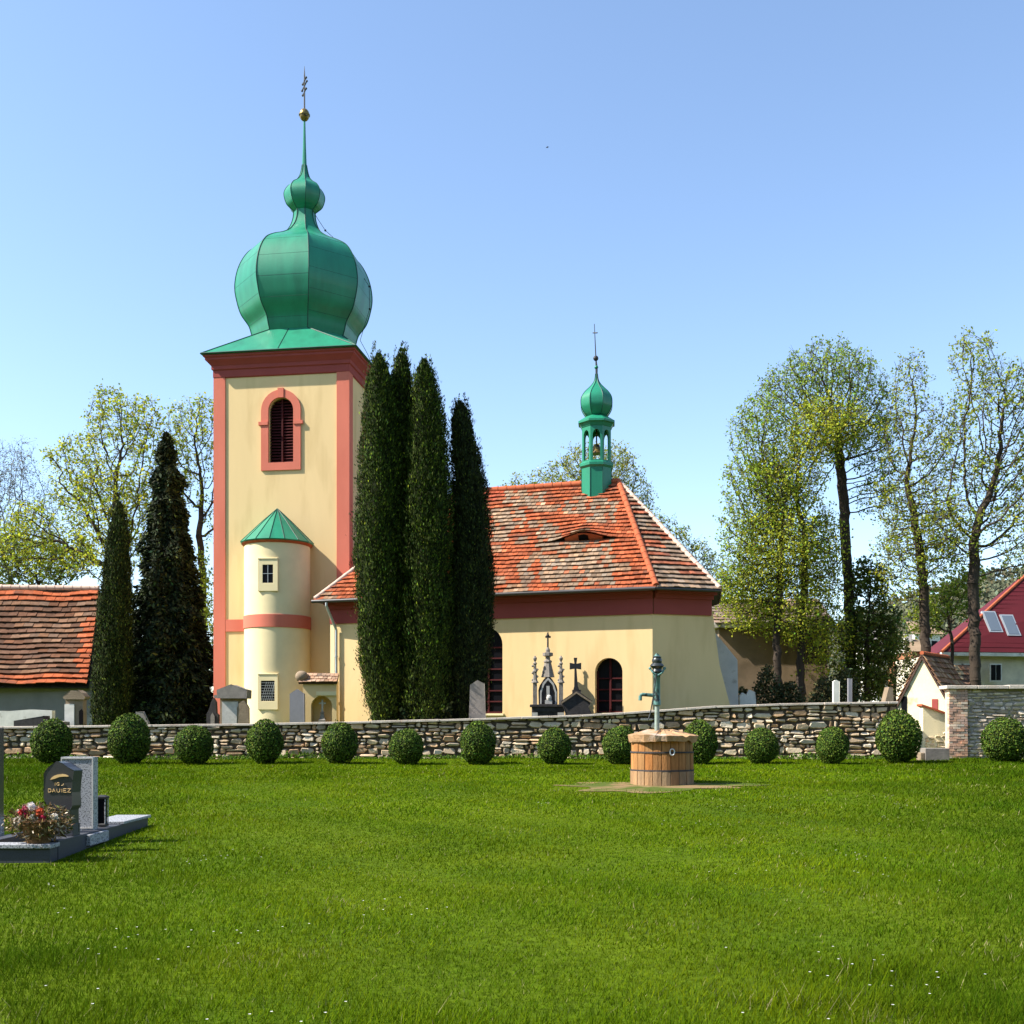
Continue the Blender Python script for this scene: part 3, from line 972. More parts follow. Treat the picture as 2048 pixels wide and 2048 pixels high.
# frieze and cornice under the eaves
fz = MB()
fz.fbox(NWO, nu, nd_, -.04, NLEN + .02, -.06, .02, 5.75, 6.66)
fz.fbox(NWO, nu, nd_, -.10, NLEN + .03, -.14, -.062, 6.34, 6.66)
fz.fbox(NWO, nu, nd_, -.2, NLEN + .05, -.3, -.142, 6.5, 6.66)
Af = Aw
fz.fbox(Af, fu, fd, .03, 2.39, -.06, .02, 5.75, 6.66)
fz.fbox(Af, fu, fd, .05, 2.44, -.14, -.062, 6.34, 6.66)
fz.fbox(Af, fu, fd, .08, 2.5, -.3, -.142, 6.5, 6.66)
su = -nu
fz.fbox(NWO, nd_, nu, .0, 8, -.06, .02, 5.75, 6.655)
fz.build('frieze', M['redband'], nave)
for hh in (h1, h2):
    c = sum(p[0] for p in hh[:2]) / 2; hw = (hh[1][0] - hh[0][0]) / 2; zt = max(p[1] for p in hh)
    wf = MB()
    for a in (-hw + .03, 0, hw - .03):
        wf.fbox(NWO, nu, nd_, c + a - .035, c + a + .035, .26, .33, 2.1, zt - (hw if a else 0) + .05)
    nz_ = int((zt - 2.1) / .42)
    for k in range(nz_):
        wf.fbox(NWO, nu, nd_, c - hw, c + hw, .27, .32, 2.12 + k * .42, 2.17 + k * .42)
    win = wf.build('window_frame', M['louvre'], nave)
    MB().fbox(NWO, nu, nd_, c - hw - .1, c + hw + .1, .35, .37, 2.0, zt + .1).build('window_pane', M['glass'], nave)
    MB().fbox(NWO, nu, nd_, c - hw - .05, c + hw + .05, -.06, .3, 2.02, 2.098).build('window_sill', M['cream_trim'], nave)
# roof
PATCH = [(1080, 1226, 1082, 1168), (1180, 1235, 998, 1042), (1078, 1120, 1046, 1086), (984, 1052, 1022, 1058), (1008, 1092, 984, 1012), (985, 1020, 1060, 1084), (1130, 1175, 1000, 1030)]


def col_front(p, r, i):
    x, y = pxof(p)
    x += random.uniform(-5, 5); y += random.uniform(-3, 3)
    if y < 1000 and x < 1010 or r >= 27: return vary((.30, .07, .035), .12)
    for x0, x1, y0, y1 in PATCH:
        if x0 < x < x1 and y0 < y < y1:
            return vary((.24, .165, .11) if random.random() < .82 else (.30, .095, .045), .2)
    if hash2(int(x // 28), r // 2) < .12: return vary((.24, .15, .095), .18)
    return vary((.30, .08, .034), .2)


def col_side(p, r, i):
    q = hash2(r, int(i // 5), 3)
    return vary((.235, .165, .115) if q < .66 else (.27, .085, .045), .2)


EYE_A = None


def dorm(p, a, s, s0):
    # eyebrow bulge centred where the photograph shows the small dark opening
    x = (a - EYE[0]) / .95
    t = s - EYE[1]
    if s0 - EYE[1] < -.02 or abs(x) > 2.4: return 0.0
    return .42 * math.exp(-x * x * 1.3) * math.exp(-max(0, t) / .55)


# eyebrow position on the slope, solved numerically
best = None
sl = (RR_ + RL_) / 2 - (A + Lc) / 2
sdir = (nd_ * HALF + Vector((0, 0, ZRG - ZE))).normalized()
for a in np.linspace(6, 13.8, 160):
    for s in np.linspace(.5, 6, 120):
        p = Lc + nu * a + sdir * s
        q = pxof(p)
        e = abs(q[0] - 1167) + abs(q[1] - 1082)
        if best is None or e < best[0]: best = (e, a, s)
EYE = (best[1], best[2])
SLN = nu.cross(sdir)
if SLN.z < 0: SLN = -SLN
rf = MB()
tiled(rf, Lc, A, RL_, RR_, 27, .2, col_front, .085, .032, dorm)
tiled(rf, A, Bp, RR_, RR_ + nu * .02, 25, .22, col_side, .095, .032)
tiled(rf, Bp, Cp, RR_, RR_ + nu * .02, 22, .25, col_side)
tiled(rf, LcB, Lc, RL_ - nu * .02, RL_, 26, .22, col_front)
tiled(rf, Ep, LcB, RR_, RL_, 20, .4, col_side)
tiled(rf, Cp, Ep, RR_, RR_ + nu * .02, 16, .35, col_side)
roof = rf.build('nave_roof', M['tile'], church)
dk = MB()
for pts in ([Lc, A, RR_, RL_], [A, Bp, RR_], [Bp, Cp, RR_], [Cp, Ep, RR_], [Ep, LcB, RL_, RR_], [LcB, Lc, RL_]):
    deck(dk, pts, .035)
# eave soffit
dk.hexa([V3(p, 6.60) for p in (Lc, A, Bp, Cp, Ep, LcB)], [V3(p, 6.63) for p in (Lc, A, Bp, Cp, Ep, LcB)])
dk.build('roof_deck', M['darkstone'], roof)


def cap_run(p, q, r, mb, seg=.38):
    p, q = Vector(p), Vector(q)
    n = max(2, int((q - p).length / seg))
    for k in range(n):
        a, b = p.lerp(q, k / n), p.lerp(q, (k + 1.06) / n)
        mb.tube(a, b, r * random.uniform(1.02, 1.1), r * .94, 10)
    return mb


up = Vector((0, 0, .05))
cap_run(RR_ + up, RL_ + up, .13, MB()).build('ridge_cap', M['cap'], roof, smooth=40)
cap_run(A + up, RR_ + up, .12, MB()).build('hip_cap', M['cap'], roof, smooth=40)
cap_run(Bp + up, RR_ + up, .10, MB()).build('hip_cap', M['cap_pale'], roof, smooth=40)
cap_run(Lc + up, RL_ + up, .10, MB()).build('hip_cap', M['cap_pale'], roof, smooth=40)
# eyebrow dormer face, with a black plate as its shaded opening
ec = Lc + nu * EYE[0] + sdir * EYE[1]
do = MB()
hN = .36
for s in (1,):
    pts = [ec + nu * a + SLN * (hN * math.exp(-(a / .95) ** 2 * 1.3) + .03) for a in np.linspace(-.75, .75, 13)]
    base = [ec + nu * a - SLN * .03 for a in np.linspace(.75, -.75, 13)]
    do.prism(pts + base, sdir * .6 - SLN * .3)
dorm_o = do.build('eyebrow_dormer', M['cap'], roof)
dh = MB()
dh.prism([ec + nu * a + SLN * zz - sdir * .012 for a, zz in ((-.19, .06), (.2, .06), (.2, .27), (.06, .335), (-.19, .3))], sdir * .1 - SLN * .05)
dh.build('dormer_dark_plate', M['dark'], roof)
# gutter and downpipe
gt = MB()
gt.tube(Lc - nd_ * .06 - nu * .1 + Vector((0, 0, -.05)), A - nd_ * .06 + Vector((0, 0, -.05)), .075, n=10)
gt.tube(A - nd_ * .06 + Vector((0, 0, -.05)), Bp - fd * .06 + Vector((0, 0, -.05)), .06, n=10)
gt.build('gutter', M['gutter'], church, smooth=50)
dpb = MB()
g0 = Lc + nu * .55 - nd_ * .06 + Vector((0, 0, -.12))
w0_ = NWO + nu * .28 - nd_ * .11
dpb.poly([g0, g0 + Vector((0, 0, -.12)), V3(w0_, 5.5), V3(w0_, 1.2)], .055, 10)
for z in (2.6, 4.4): dpb.lathe([(.075, 0), (.075, .05)], (w0_.x, w0_.y, z), 10)
dpb.build('downpipe', M['zinc'], church, smooth=50)
# narrow pilaster strip and shallow panel line by the corner
MB().fbox(NWO, nu, nd_, -.03, .16, -.035, .02, .8, 5.748).build('corner_strip', M['cream_trim'], nave)

# ridge bell turret
bt = RR_ - nu * .924
bc = (bt.x, bt.y, 0)
BS = 45.3 / F


def bz(y): return H + (HY - y) * BS


rb8 = PI / 8 - R(5)
bell = MB().lathe([(32 * BS, bz(1010)), (32 * BS, bz(940)), (36 * BS, bz(936)), (36 * BS, bz(931)), (33 * BS, bz(928))], bc, 8, rb8).build('bell_turret', M['green'], church)
op = MB()
Ro, Ri = 31 * BS, 26 * BS
for k in range(8):
    a0, a1 = rb8 + k * PI / 4, rb8 + (k + 1) * PI / 4
    p0 = Vector((bc[0] + Ro * math.cos(a0), bc[1] + Ro * math.sin(a0), 0))
    p1 = Vector((bc[0] + Ro * math.cos(a1), bc[1] + Ro * math.sin(a1), 0))
    u = (p1 - p0); wd = u.length; u.normalize()
    d = Vector((-u.y, u.x, 0))
    if d.dot(Vector((bc[0], bc[1], 0)) - p0) < 0: d = -d
    hole = arch(wd / 2, wd * .31, bz(925), bz(877) , 8, wd * .5)
    op.wall(p0, u, d, [(0, bz(929)), (wd, bz(929)), (wd, bz(856)), (0, bz(856))], [hole], .1)
    q0, q1 = p0 + d * .1, p1 + d * .1
    op.wall(p0 + d * .1, u, d, [(.04, bz(929)), (wd - .04, bz(929)), (wd - .04, bz(856)), (.04, bz(856))], [hole], .001)
op.build('open_lantern', M['green'], bell)
MB().lathe([(32 * BS, bz(858)), (35 * BS, bz(852)), (39 * BS, bz(850)), (39 * BS, bz(846)), (27 * BS, bz(838)), (20 * BS, bz(834))], bc, 8, rb8).build('lantern_cornice', M['green'], bell)
bp_ = spline([(h * BS, bz(y)) for h, y in [(18, 836), (25, 830), (32, 818), (33.5, 808), (32, 797), (25, 786), (15, 776), (8, 768), (4, 760), (2.2, 748)]], 5)
MB().lathe(bp_, bc, 8, rb8, cap=False).build('onion_roof', M['green'], bell, smooth=30)
bs_ = MB()
for k in range(8):
    a = rb8 + k * PI / 4
    bs_.poly([(bc[0] + (r + .004) * math.cos(a), bc[1] + (r + .004) * math.sin(a), z) for r, z in bp_], .014, 5)
bs_.build('sheet_seam', M['green_seam'], bell)
bs_ = MB()
for k in range(8):
    a = rb8 + k * PI / 4
    bs_.tube((bc[0] + 32.3 * BS * math.cos(a), bc[1] + 32.3 * BS * math.sin(a), bz(1000)), (bc[0] + 32.3 * BS * math.cos(a), bc[1] + 32.3 * BS * math.sin(a), bz(940)), .012, n=5)
bs_.build('base_seam', M['green_seam'], bell)
bl = MB().lathe(spline([(.26, 0), (.22, .06), (.16, .2), (.13, .34), (.05, .4)], 4), (bc[0], bc[1], bz(908)), 14)
bl.tube((bc[0], bc[1], bz(908) + .4), (bc[0], bc[1], bz(856)), .03)
bl.build('bell', M['gold'], bell, smooth=40)
MB().poly([(bc[0], bc[1], bz(752)), (bc[0], bc[1], bz(735)), (bc[0] - .02, bc[1], bz(722)), (bc[0] - .03, bc[1], bz(712))], [.045, .05, .03, .03], 8).tube((bc[0] - .03, bc[1], bz(714)), (bc[0] - .09, bc[1], bz(648)), .025, .012, 8)\
    .ball((bc[0] - .03, bc[1], bz(717)), .11, 12, 8).tube((bc[0] - .06 - .08, bc[1] + .12, bz(664)), (bc[0] - .06 + .08, bc[1] - .12, bz(668)), .025, n=6)\
    .build('spire_cross', M['iron'], bell)
MB().ball((bc[0] - .01, bc[1], bz(735)), .085, 10, 6, .9).build('green_collar', M['green'], bell, smooth=50)
# flashing skirt where the turret meets the tiles
# buttress behind the apse
q = [at(1424, 1258, 43.2), at(1436, 1272, 43.2), at(1475, 1320, 43.2), at(1478, 1460, 43.2), at(1424, 1460, 43.2)]
MB().prism(q, (-.25, .9, 0)).build('buttress', M['greyplaster'], church)

# ------------------------------------------------------------------ churchyard memorials behind the wall
def yard(px, Y): 
    x = (px - CX) * Y / F
    return Vector((x, Y, ground_z(x, Y)))


def outline(pts, Y, thick, mb=None):
    mb = mb or MB()
    return mb.prism([at(x, y, Y) for x, y in pts], (0, thick, 0))


# niche wall with tiled coping beside the turret
Y = 43.2
nw = thing('niche_wall', 'low cream wall with arched niche and tiled coping beside the stair turret', 'wall', yard(640, Y))
zz = lambda y: H + (HY - y) * Y / F
ax = lambda px: (px - CX) * Y / F
body = MB()
ha = arch(ax(643), ax(664) - ax(643), zz(1452), zz(1412), 12, (zz(1392) - zz(1412)))
body.wall(Vector((0, Y, 0)), Vector((1, 0, 0)), Vector((0, 1, 0)), [(ax(606), .9), (ax(673), .9), (ax(673), zz(1362)), (ax(606), zz(1362))], [[(a, max(z, 1.0)) for a, z in ha]], .5)
body.box(ax(606), ax(673), Y + .5, Y + .55, .9, zz(1362))
body.box(ax(606) - .002, ax(606), Y, Y + .55, .9, zz(1362)).box(ax(673), ax(673) + .002, Y, Y + .55, .9, zz(1362))
body.build('plaster_body', M['cream'], nw)
MB().box(ax(633), ax(673), Y - .07, Y - .002, zz(1391), zz(1383)).build('hood_mould', M['cream_trim'], nw)
cp = MB()
tiled(cp, (ax(598), Y - .14, zz(1364)), (ax(675), Y - .14, zz(1364)), (ax(606), Y + .32, zz(1346)), (ax(675), Y + .32, zz(1346)), 3, .17, lambda p, r, i: vary((.38, .24, .16), .25), .04, .03)
deck(cp, [(ax(598), Y - .14, zz(1364)), (ax(675), Y - .14, zz(1364)), (ax(675), Y + .32, zz(1346)), (ax(606), Y + .32, zz(1346))])
cp.build('tile_coping', M['tile'], nw)
MB().ball((ax(603), Y + .05, zz(1353)), .26, 12, 8, .9).build('end_boulder', M['brownstone'], nw, smooth=60)
Yc = 43.0
c_ = thing('stone_cross', 'small pale stone cross on stepped pedestal inside the arched niche', 'cross', yard(645, 43.4))
zb_ = lambda y: H + (HY - y) * 43.4 / F
xc = (645 - CX) * 43.4 / F
MB().box(xc - .035, xc + .035, 43.36, 43.42, zb_(1424), zb_(1399)).box(xc - .13, xc - .0352, 43.365, 43.415, zb_(1408), zb_(1405)).box(xc + .0352, xc + .13, 43.365, 43.415, zb_(1408), zb_(1405)).build('cross', M['marble'], c_, bevel=.006)
MB().lathe([(.19, 1.1), (.19, zb_(1440)), (.13, zb_(1437)), (.1, zb_(1427)), (.12, zb_(1425)), (.05, zb_(1423))], (xc, 43.39, 0), 4, PI / 4).build('pedestal', M['sandstone'], c_)

# plain pointed headstones
def headstone(name, label, pts, Y, thick, m, group=None, cat='gravestone'):
    xs_ = [p[0] for p in pts]
    o = outline(pts, Y, thick)
    base = yard(sum(xs_) / len(xs_), Y)
    ob_ = o.build(name, m, None, base, bevel=.015)
    return tag(ob_, label, cat, group)


headstone('gravestone', 'plain bluish grey pointed gravestone against the stair turret', [(580, 1470), (580, 1388), (594, 1379), (608, 1388), (608, 1470)], 42.6, .2, M['slate'])
headstone('gravestone', 'single tall grey gravestone with pointed top beside the dark cypress', [(937, 1475), (941, 1370), (955, 1361), (969, 1367), (972, 1475)], 36.72, .22, M['sandstone'])
headstone('gravestone', 'small rounded grey gravestone in front of the ragged fir', [(258, 1470), (262, 1440), (270, 1428), (272, 1424), (285, 1424), (288, 1430), (296, 1446), (296, 1470)], 39.5, .2, M['sandstone'])
headstone('gravestone', 'brown stained gravestone leaning on the pedimented tomb', [(474, 1470), (474, 1416), (478, 1408), (486, 1402), (494, 1410), (497, 1416), (497, 1470)], 39.2, .16, M['brownstone'])
headstone('gravestone', 'narrow white marble gravestone at the foot of the cypresses', [(840, 1460), (841, 1428), (846, 1424), (850, 1428), (850, 1460)], 36.9, .12, M['marble'])
tm = thing('tomb', 'grey tomb with heavy pediment cap and white panel by tower corner', 'tomb', yard(462, 40))
outline([(435, 1396), (434, 1380), (462, 1369), (494, 1380), (493, 1396)], 39.7, .7).build('pediment', M['sandstone'], tm, bevel=.012)
MB().prism([at(440, 1470, 39.9), at(440, 1397, 39.9), at(488, 1397, 39.9), at(488, 1470, 39.9)], (0, .5, 0)).build('tomb_body', M['brownstone'], tm)
MB().prism([at(444, 1470, 39.86), at(444, 1403, 39.86), at(476, 1403, 39.86), at(476, 1470, 39.86)], (0, .03, 0)).build('marble_panel', M['marble'], tm)
# iron cross grave left of tomb
ic = thing('grave_monument', 'small dark carved grave monument between fir and pedimented tomb', 'gravestone', yard(424, 40.5))
yb = 40.5
outline([(413, 1470), (413, 1428), (418, 1418), (422, 1404), (426, 1396), (431, 1404), (432, 1426), (436, 1430), (436, 1470)], yb, .25).build('carved_body', M['darkstone'], ic)
MB().prism([at(421, 1460, yb - .03), at(421, 1432, yb - .03), at(425, 1425, yb - .03), at(429, 1432, yb - .03), at(429, 1460, yb - .03)], (0, .028, 0)).build('arched_niche', M['sandstone'], ic)
MB().prism([at(428, 1396, yb), at(428, 1390, yb), at(434, 1390, yb), at(434, 1396, yb)], (0, .1, 0)).build('finial', M['sandstone'], ic)

# gothic tomb
Yg = 40.9
gx = lambda px: (px - CX) * Yg / F
gz = lambda y: H + (HY - y) * Yg / F
gt_ = thing('gothic_tomb', 'black and white gothic tomb with pinnacles and tall spirelet against the nave', 'tomb', yard(1093, Yg))
pl = MB()
pl.box(gx(1064), gx(1128), Yg - .15, Yg + .6, gz(1424), gz(1414))
pl.box(gx(1060), gx(1131), Yg - .2, Yg + .65, gz(1414), gz(1409))
pl.box(gx(1064), gx(1128), Yg - .12, Yg + .6, 1.0, gz(1424))
pl.build('plinth', M['darkstone'], gt_, bevel=.01)
MB().box(gx(1064), gx(1075), Yg - .17, Yg - .122, 1.0, gz(1425)).build('corner_block', M['marble'], gt_)
MB().box(gx(1115), gx(1128), Yg - .17, Yg - .122, 1.0, gz(1425)).build('corner_block', M['marble'], gt_)
aed = [(1078, 1409), (1077, 1380), (1080, 1370), (1088, 1358), (1096, 1350), (1104, 1358), (1113, 1372), (1115, 1380), (1115, 1409)]
outline(aed, Yg, .35).build('aedicule', M['darkstone'], gt_)
ari = [(1083, 1408), (1083, 1386), (1088, 1370), (1096, 1360), (1105, 1370), (1110, 1386), (1110, 1408)]
aro = [(1080, 1408), (1080, 1384), (1086, 1366), (1096, 1355), (1107, 1366), (1113, 1384), (1113, 1408)]
rg = MB()
conv = lambda L_: [(gx(x), gz(y)) for x, y in L_]
rg.ring(Vector((0, Yg, 0)), Vector((1, 0, 0)), Vector((0, 1, 0)), conv(ari), conv(aro), -.05, -.002)
rg.build('arch_moulding', M['marble'], gt_)
rl = MB().box(gx(1093), gx(1099), Yg - .06, Yg - .002, gz(1393), gz(1372)).ball((gx(1098), Yg - .03, gz(1396)), .1, 10, 6, 1.3).box(gx(1090), gx(1104), Yg - .1, Yg - .003, gz(1408), gz(1400))
rl.build('relief', M['marble'], gt_)
for px in (1070, 1108, 1122):
    ptop = {1070: 1316, 1108: 1312, 1122: 1312}[px]
    if px == 1108: continue
    pn = MB()
    pn.box(gx(px) - .075, gx(px) + .075, Yg - .05, Yg + .1, gz(1409), gz(1366))
    c0 = (gx(px), Yg + .025, 0)
    pn.lathe([(.14, gz(1366)), (.14, gz(1364)), (.09, gz(1360)), (.07, gz(1345)), (.1, gz(1343)), (.06, gz(1338)), (.05, gz(1330)), (.085, gz(1327)), (.03, gz(1323)), (.07, gz(1319)), (.075, gz(1316)), (.01, gz(1311))], c0, 8, .3)
    for k in range(5):
        pn.ball((gx(px) + (.09 if k % 2 else -.09), Yg, gz(1360 - k * 7)), .045, 6, 4)
    pn.build('pinnacle', M['sandstone'], gt_)
sp_ = MB()
sp_.lathe([(.26, gz(1354)), (.22, gz(1345)), (.13, gz(1325)), (.16, gz(1324)), (.16, gz(1321)), (.09, gz(1319)), (.09, gz(1313)), (.2, gz(1311)), (.2, gz(1305)), (.08, gz(1304)), (.09, gz(1299)), (.04, gz(1294))], (gx(1096), Yg + .2, 0), 8, .2)
sp_.build('spirelet', M['sandstone'], gt_)
MB().tube((gx(1096), Yg + .2, gz(1294)), (gx(1096), Yg + .2, gz(1264)), .035, .03, 8).box(gx(1091), gx(1102), Yg + .18, Yg + .22, gz(1275), gz(1271)).ball((gx(1096), Yg + .2, gz(1270)), .06, 8, 5)\
    .build('top_cross', M['darkstone'], gt_)
# dark tomb with cross
dt = thing('cross_tomb', 'dark gabled tomb topped by a black latin cross right of the gothic tomb', 'tomb', yard(1152, 40.5))
Yd = 40.5
dx = lambda px: (px - CX) * Yd / F
dzz = lambda y: H + (HY - y) * Yd / F
outline([(1124, 1470), (1132, 1427), (1126, 1412), (1122, 1403), (1146, 1386), (1146, 1380), (1162, 1380), (1162, 1386), (1184, 1402), (1177, 1414), (1184, 1428), (1186, 1470)], Yd, .5).build('gabled_body', M['darkstone'], dt, bevel=.012)
MB().prism([at(1122, 1404, Yd - .05), at(1153, 1383, Yd - .05), at(1184, 1403, Yd - .05), at(1182, 1406, Yd - .05), at(1153, 1387, Yd - .05), at(1124, 1407, Yd - .05)], (0, .048, 0)).build('gable_moulding', M['brownstone'], dt)
cx_ = MB()
Yx = Yd + .12
px_ = lambda x, y: (dx(x), Yx, dzz(y))
cx_.prism([px_(*p) for p in [(1147, 1380), (1149, 1372), (1149.5, 1337), (1140, 1338.5), (1140, 1325), (1149.5, 1327), (1148, 1315), (1155, 1315), (1153.5, 1327), (1163, 1325), (1163, 1338.5), (1153.5, 1337), (1156, 1372), (1159, 1380)]], (0, .12, 0))
cx_.build('latin_cross', M['iron'], dt)
# urn tomb left, by the barn
ut = thing('ornate_monument', 'ornate weathered sandstone monument with rounded cap in front of the barn', 'monument', yard(150, 41))
Yu = 41
outline([(126, 1394), (132, 1386), (142, 1381), (155, 1380), (164, 1386), (170, 1393), (168, 1398), (128, 1398)], Yu - .1, .5).build('rounded_cap', M['brownstone'], ut, bevel=.01)
ub = MB()
ub.prism([at(131, 1470, Yu), at(131, 1399, Yu), at(166, 1399, Yu), at(166, 1470, Yu)], (0, .35, 0))
ub.build('pillar_body', M['brownstone'], ut)
MB().prism([at(129, 1470, Yu - .06), at(129, 1408, Yu - .06), at(148, 1408, Yu - .06), at(148, 1470, Yu - .06)], (0, .055, 0)).build('carved_panel', M['whitewash'], ut)
MB().prism([at(158, 1448, Yu - .03), at(158, 1422, Yu - .03), at(163, 1418, Yu - .03), at(166, 1422, Yu - .03), at(166, 1448, Yu - .03)], (0, .025, 0)).build('niche', M['dark'], ut)  # black plate proud of the stone, standing in for a shaded recess
tag(outline([(-60, 1470), (-60, 1420), (20, 1422), (60, 1419), (104, 1421), (104, 1470)], 42.5, .3).build('whitewashed_wall', M['whitewash'], None, yard(30, 42.5)), 'short broken whitewashed wall stub below the barn eaves', 'wall')
tag(MB().prism([at(28, 1446, 40.5), at(28, 1442, 40.5), at(86, 1432, 40.5), at(88, 1470, 40.5), at(28, 1470, 40.5)], (0, .6, 0)).build('grave_slab', M['darkstone'], None, yard(60, 40.5), bevel=.01), 'dark sloping grave slab before the whitewashed wall stub', 'grave slab')
tag(MB().prism([at(92, 1470, 40.2), at(92, 1439, 40.2), at(128, 1444, 40.2), at(128, 1470, 40.2)], (0, .5, 0)).build('grave_slab', M['sandstone'], None, yard(110, 40.2), bevel=.01), 'grey block of a grave slab left of the ornate monument', 'grave slab')

# ------------------------------------------------------------------ barn on the left
bn = thing('barn', 'old barn with weathered brown and orange tiled roof and grey walls', 'barn', (-21, 48, 1.1))
eR, rR = at(174, 1366, 48), at(198, 1179, 52)
eL, rL = Vector((eR.x - 8, 47.4, eR.z)), Vector((rR.x - 8, 51.4, rR.z))


def col_barn(p, r, i):
    x, y = pxof(p)
    if r < 2 or r >= 16 or (x > 150 - (1366 - y) * -.12 + random.uniform(-8, 8) and r < 13): return vary((.34, .09, .036), .14)
    q = hash2(r, int(i // 3), 8)
    return vary((.12, .06, .036) if q < .7 else (.16, .09, .055), .2)


bf = MB()
sagf = lambda p, a, s, s0: -.22 * math.sin(PI * min(1, max(0, s / 6.2))) * (1 - .3 * math.sin(a)) + .04 * math.sin(a * 2.1 + s)
tiled(bf, eL, eR, rL, rR, 18, .42, col_barn, .12, .045, sagf, 1.6)
rB = Vector((rR.x + 1.0, 56, eR.z)); rBL = Vector((rL.x + 1, 55.4, eR.z))
tiled(bf, rB, rBL, rR, rL, 10, .8, col_barn)
broof = bf.build('roof', M['tile'], bn)
bdk = MB()
n_ = (Vector(eR) - Vector(eL)).cross(Vector(rL) - Vector(eL)).normalized()
deck(bdk, [eL, eR, rR, rL], .28); deck(bdk, [rB, rBL, rL, rR], .05)
bdk.build('roof_deck', M['darkstone'], broof)
rcap = MB()
cap_run(Vector(rR) + up, Vector(rL) + up, .14, rcap, .4)
rcap.build('ridge_cap', M['cap_pale'], broof, smooth=40)
bw = MB()
x1 = eR.x + .05
bw.prism([(eL.x, 48.5, .8), (x1, 48.5, .8), (x1, 48.5, 3.55), (eL.x, 48.5, 3.55)], (0, .3, 0))
bw.build('front_wall', M['greywall'], bn)
gw = MB()
gw.prism([(x1 - .25, 48.82, .8), (x1 + .6, 55.5, .8), (x1 + .6, 55.5, 3.4), (rR.x - .1, 52.0, rR.z - .35), (x1 - .25, 48.82, 3.7)], (.27, -.02, 0))
gw.build('gable_wall', M['brownwall'], bn)

# ------------------------------------------------------------------ boxwood balls
def ball_mesh(seed, sx=1.0):
    rng = np.random.default_rng(seed)
    n = 6500
    d = unit(rng.normal(size=(n, 3)))
    d = d[d[:, 2] > -.93]
    lump = 1 + .03 * np.sin(d[:, 0] * 5 + seed) * np.sin(d[:, 2] * 6 + seed * 2) + .03 * np.sin(d[:, 1] * 4 + d[:, 0] * 3 + seed)
    rad = .5 * lump * (1 - np.abs(rng.normal(0, .045, len(d))))
    sh = rng.uniform(0, 1, len(d)) < .018
    rad = np.where(sh, rad * rng.uniform(1.04, 1.16, len(d)), rad)
    p = d * rad[:, None] * np.array([1, 1, 1.1])
    squash = np.where(p[:, 2] < 0, .96, 1.0)
    p[:, 2] *= squash
    p[:, 2] += .52
    q = leaf_quads(p, rng.uniform(.03, .06, len(p)), None, 0, .75, rng, d)
    c = pal(len(p), (.062, .1, .011), .42, rng, .25)
    return q, c


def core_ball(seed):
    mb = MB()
    mb.ball((0, 0, .52), .445, 18, 12, 1.08, (.012, .02, .006))  # solid ball, the shade inside the foliage put into its dark colour
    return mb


shrubs = [(102, 80, 'clipped boxwood ball behind the dark headstones, leftmost of the row'),
          (258, 84, 'broad clipped boxwood ball right of the speckled granite headstone'),
          (385, 77, 'clipped boxwood ball in front of the wall below the ragged fir'),
          (530, 74, 'clipped boxwood ball below the stair turret of the church'),
          (678, 72, 'clipped boxwood ball below the church downpipe'),
          (812, 70, 'clipped boxwood ball below the front cypresses'),
          (955, 70, 'clipped boxwood ball below the single tall grey gravestone'),
          (1107, 68, 'clipped boxwood ball below the gothic tomb'),
          (1241, 72, 'clipped boxwood ball half hidden behind the left of the well'),
          (1397, 72, 'clipped boxwood ball peeking out behind the right of the well'),
          (1522, 70, 'clipped boxwood ball below the brown building, second right of the well'),
          (1665, 65, 'smallest clipped boxwood ball, below the white gate post'),
          (1797, 88, 'large clipped boxwood ball covering the right end of the rubble wall'),
          (2012, 88, 'large clipped boxwood ball by the high stone wall, rightmost of the row')]
protos = []
for sd in (1, 2, 3):
    q, c = ball_mesh(sd)
    root = thing('boxwood_ball', 'x', 'shrub', (0, 0, 0), 'clipped boxwood balls along the wall')
    fo = fast_mesh('foliage', q, 4, c, M['needle'], root)
    core = core_ball(sd).build('shade_core', M['needle'], root, smooth=60)
    protos.append((root, fo, core))
for i, (px, wpx, lab) in enumerate(shrubs):
    Y = 33.0 if i < 12 else 33.6
    if i in (8, 9): Y = 33.2
    x = (px - CX) * Y / F
    k = wpx * Y / F
    src = protos[i % 3]
    if i < 3:
        root = src[0]
    else:
        root = src[0].copy(); COL.objects.link(root)
        for ch in src[1:]:
            c_ = ch.copy(); COL.objects.link(c_); c_.parent = root
    root.location = (x, Y, lawn_at(x, Y) - .03)
    root.scale = (k, k, k * (1.07 + .1 * math.sin(i * 2.3)))
    root.rotation_euler = (.05 * math.sin(i * 3.1), .06 * math.sin(i * 1.9 + 1), (i * 1.7) % 6.28)
    root['label'] = lab

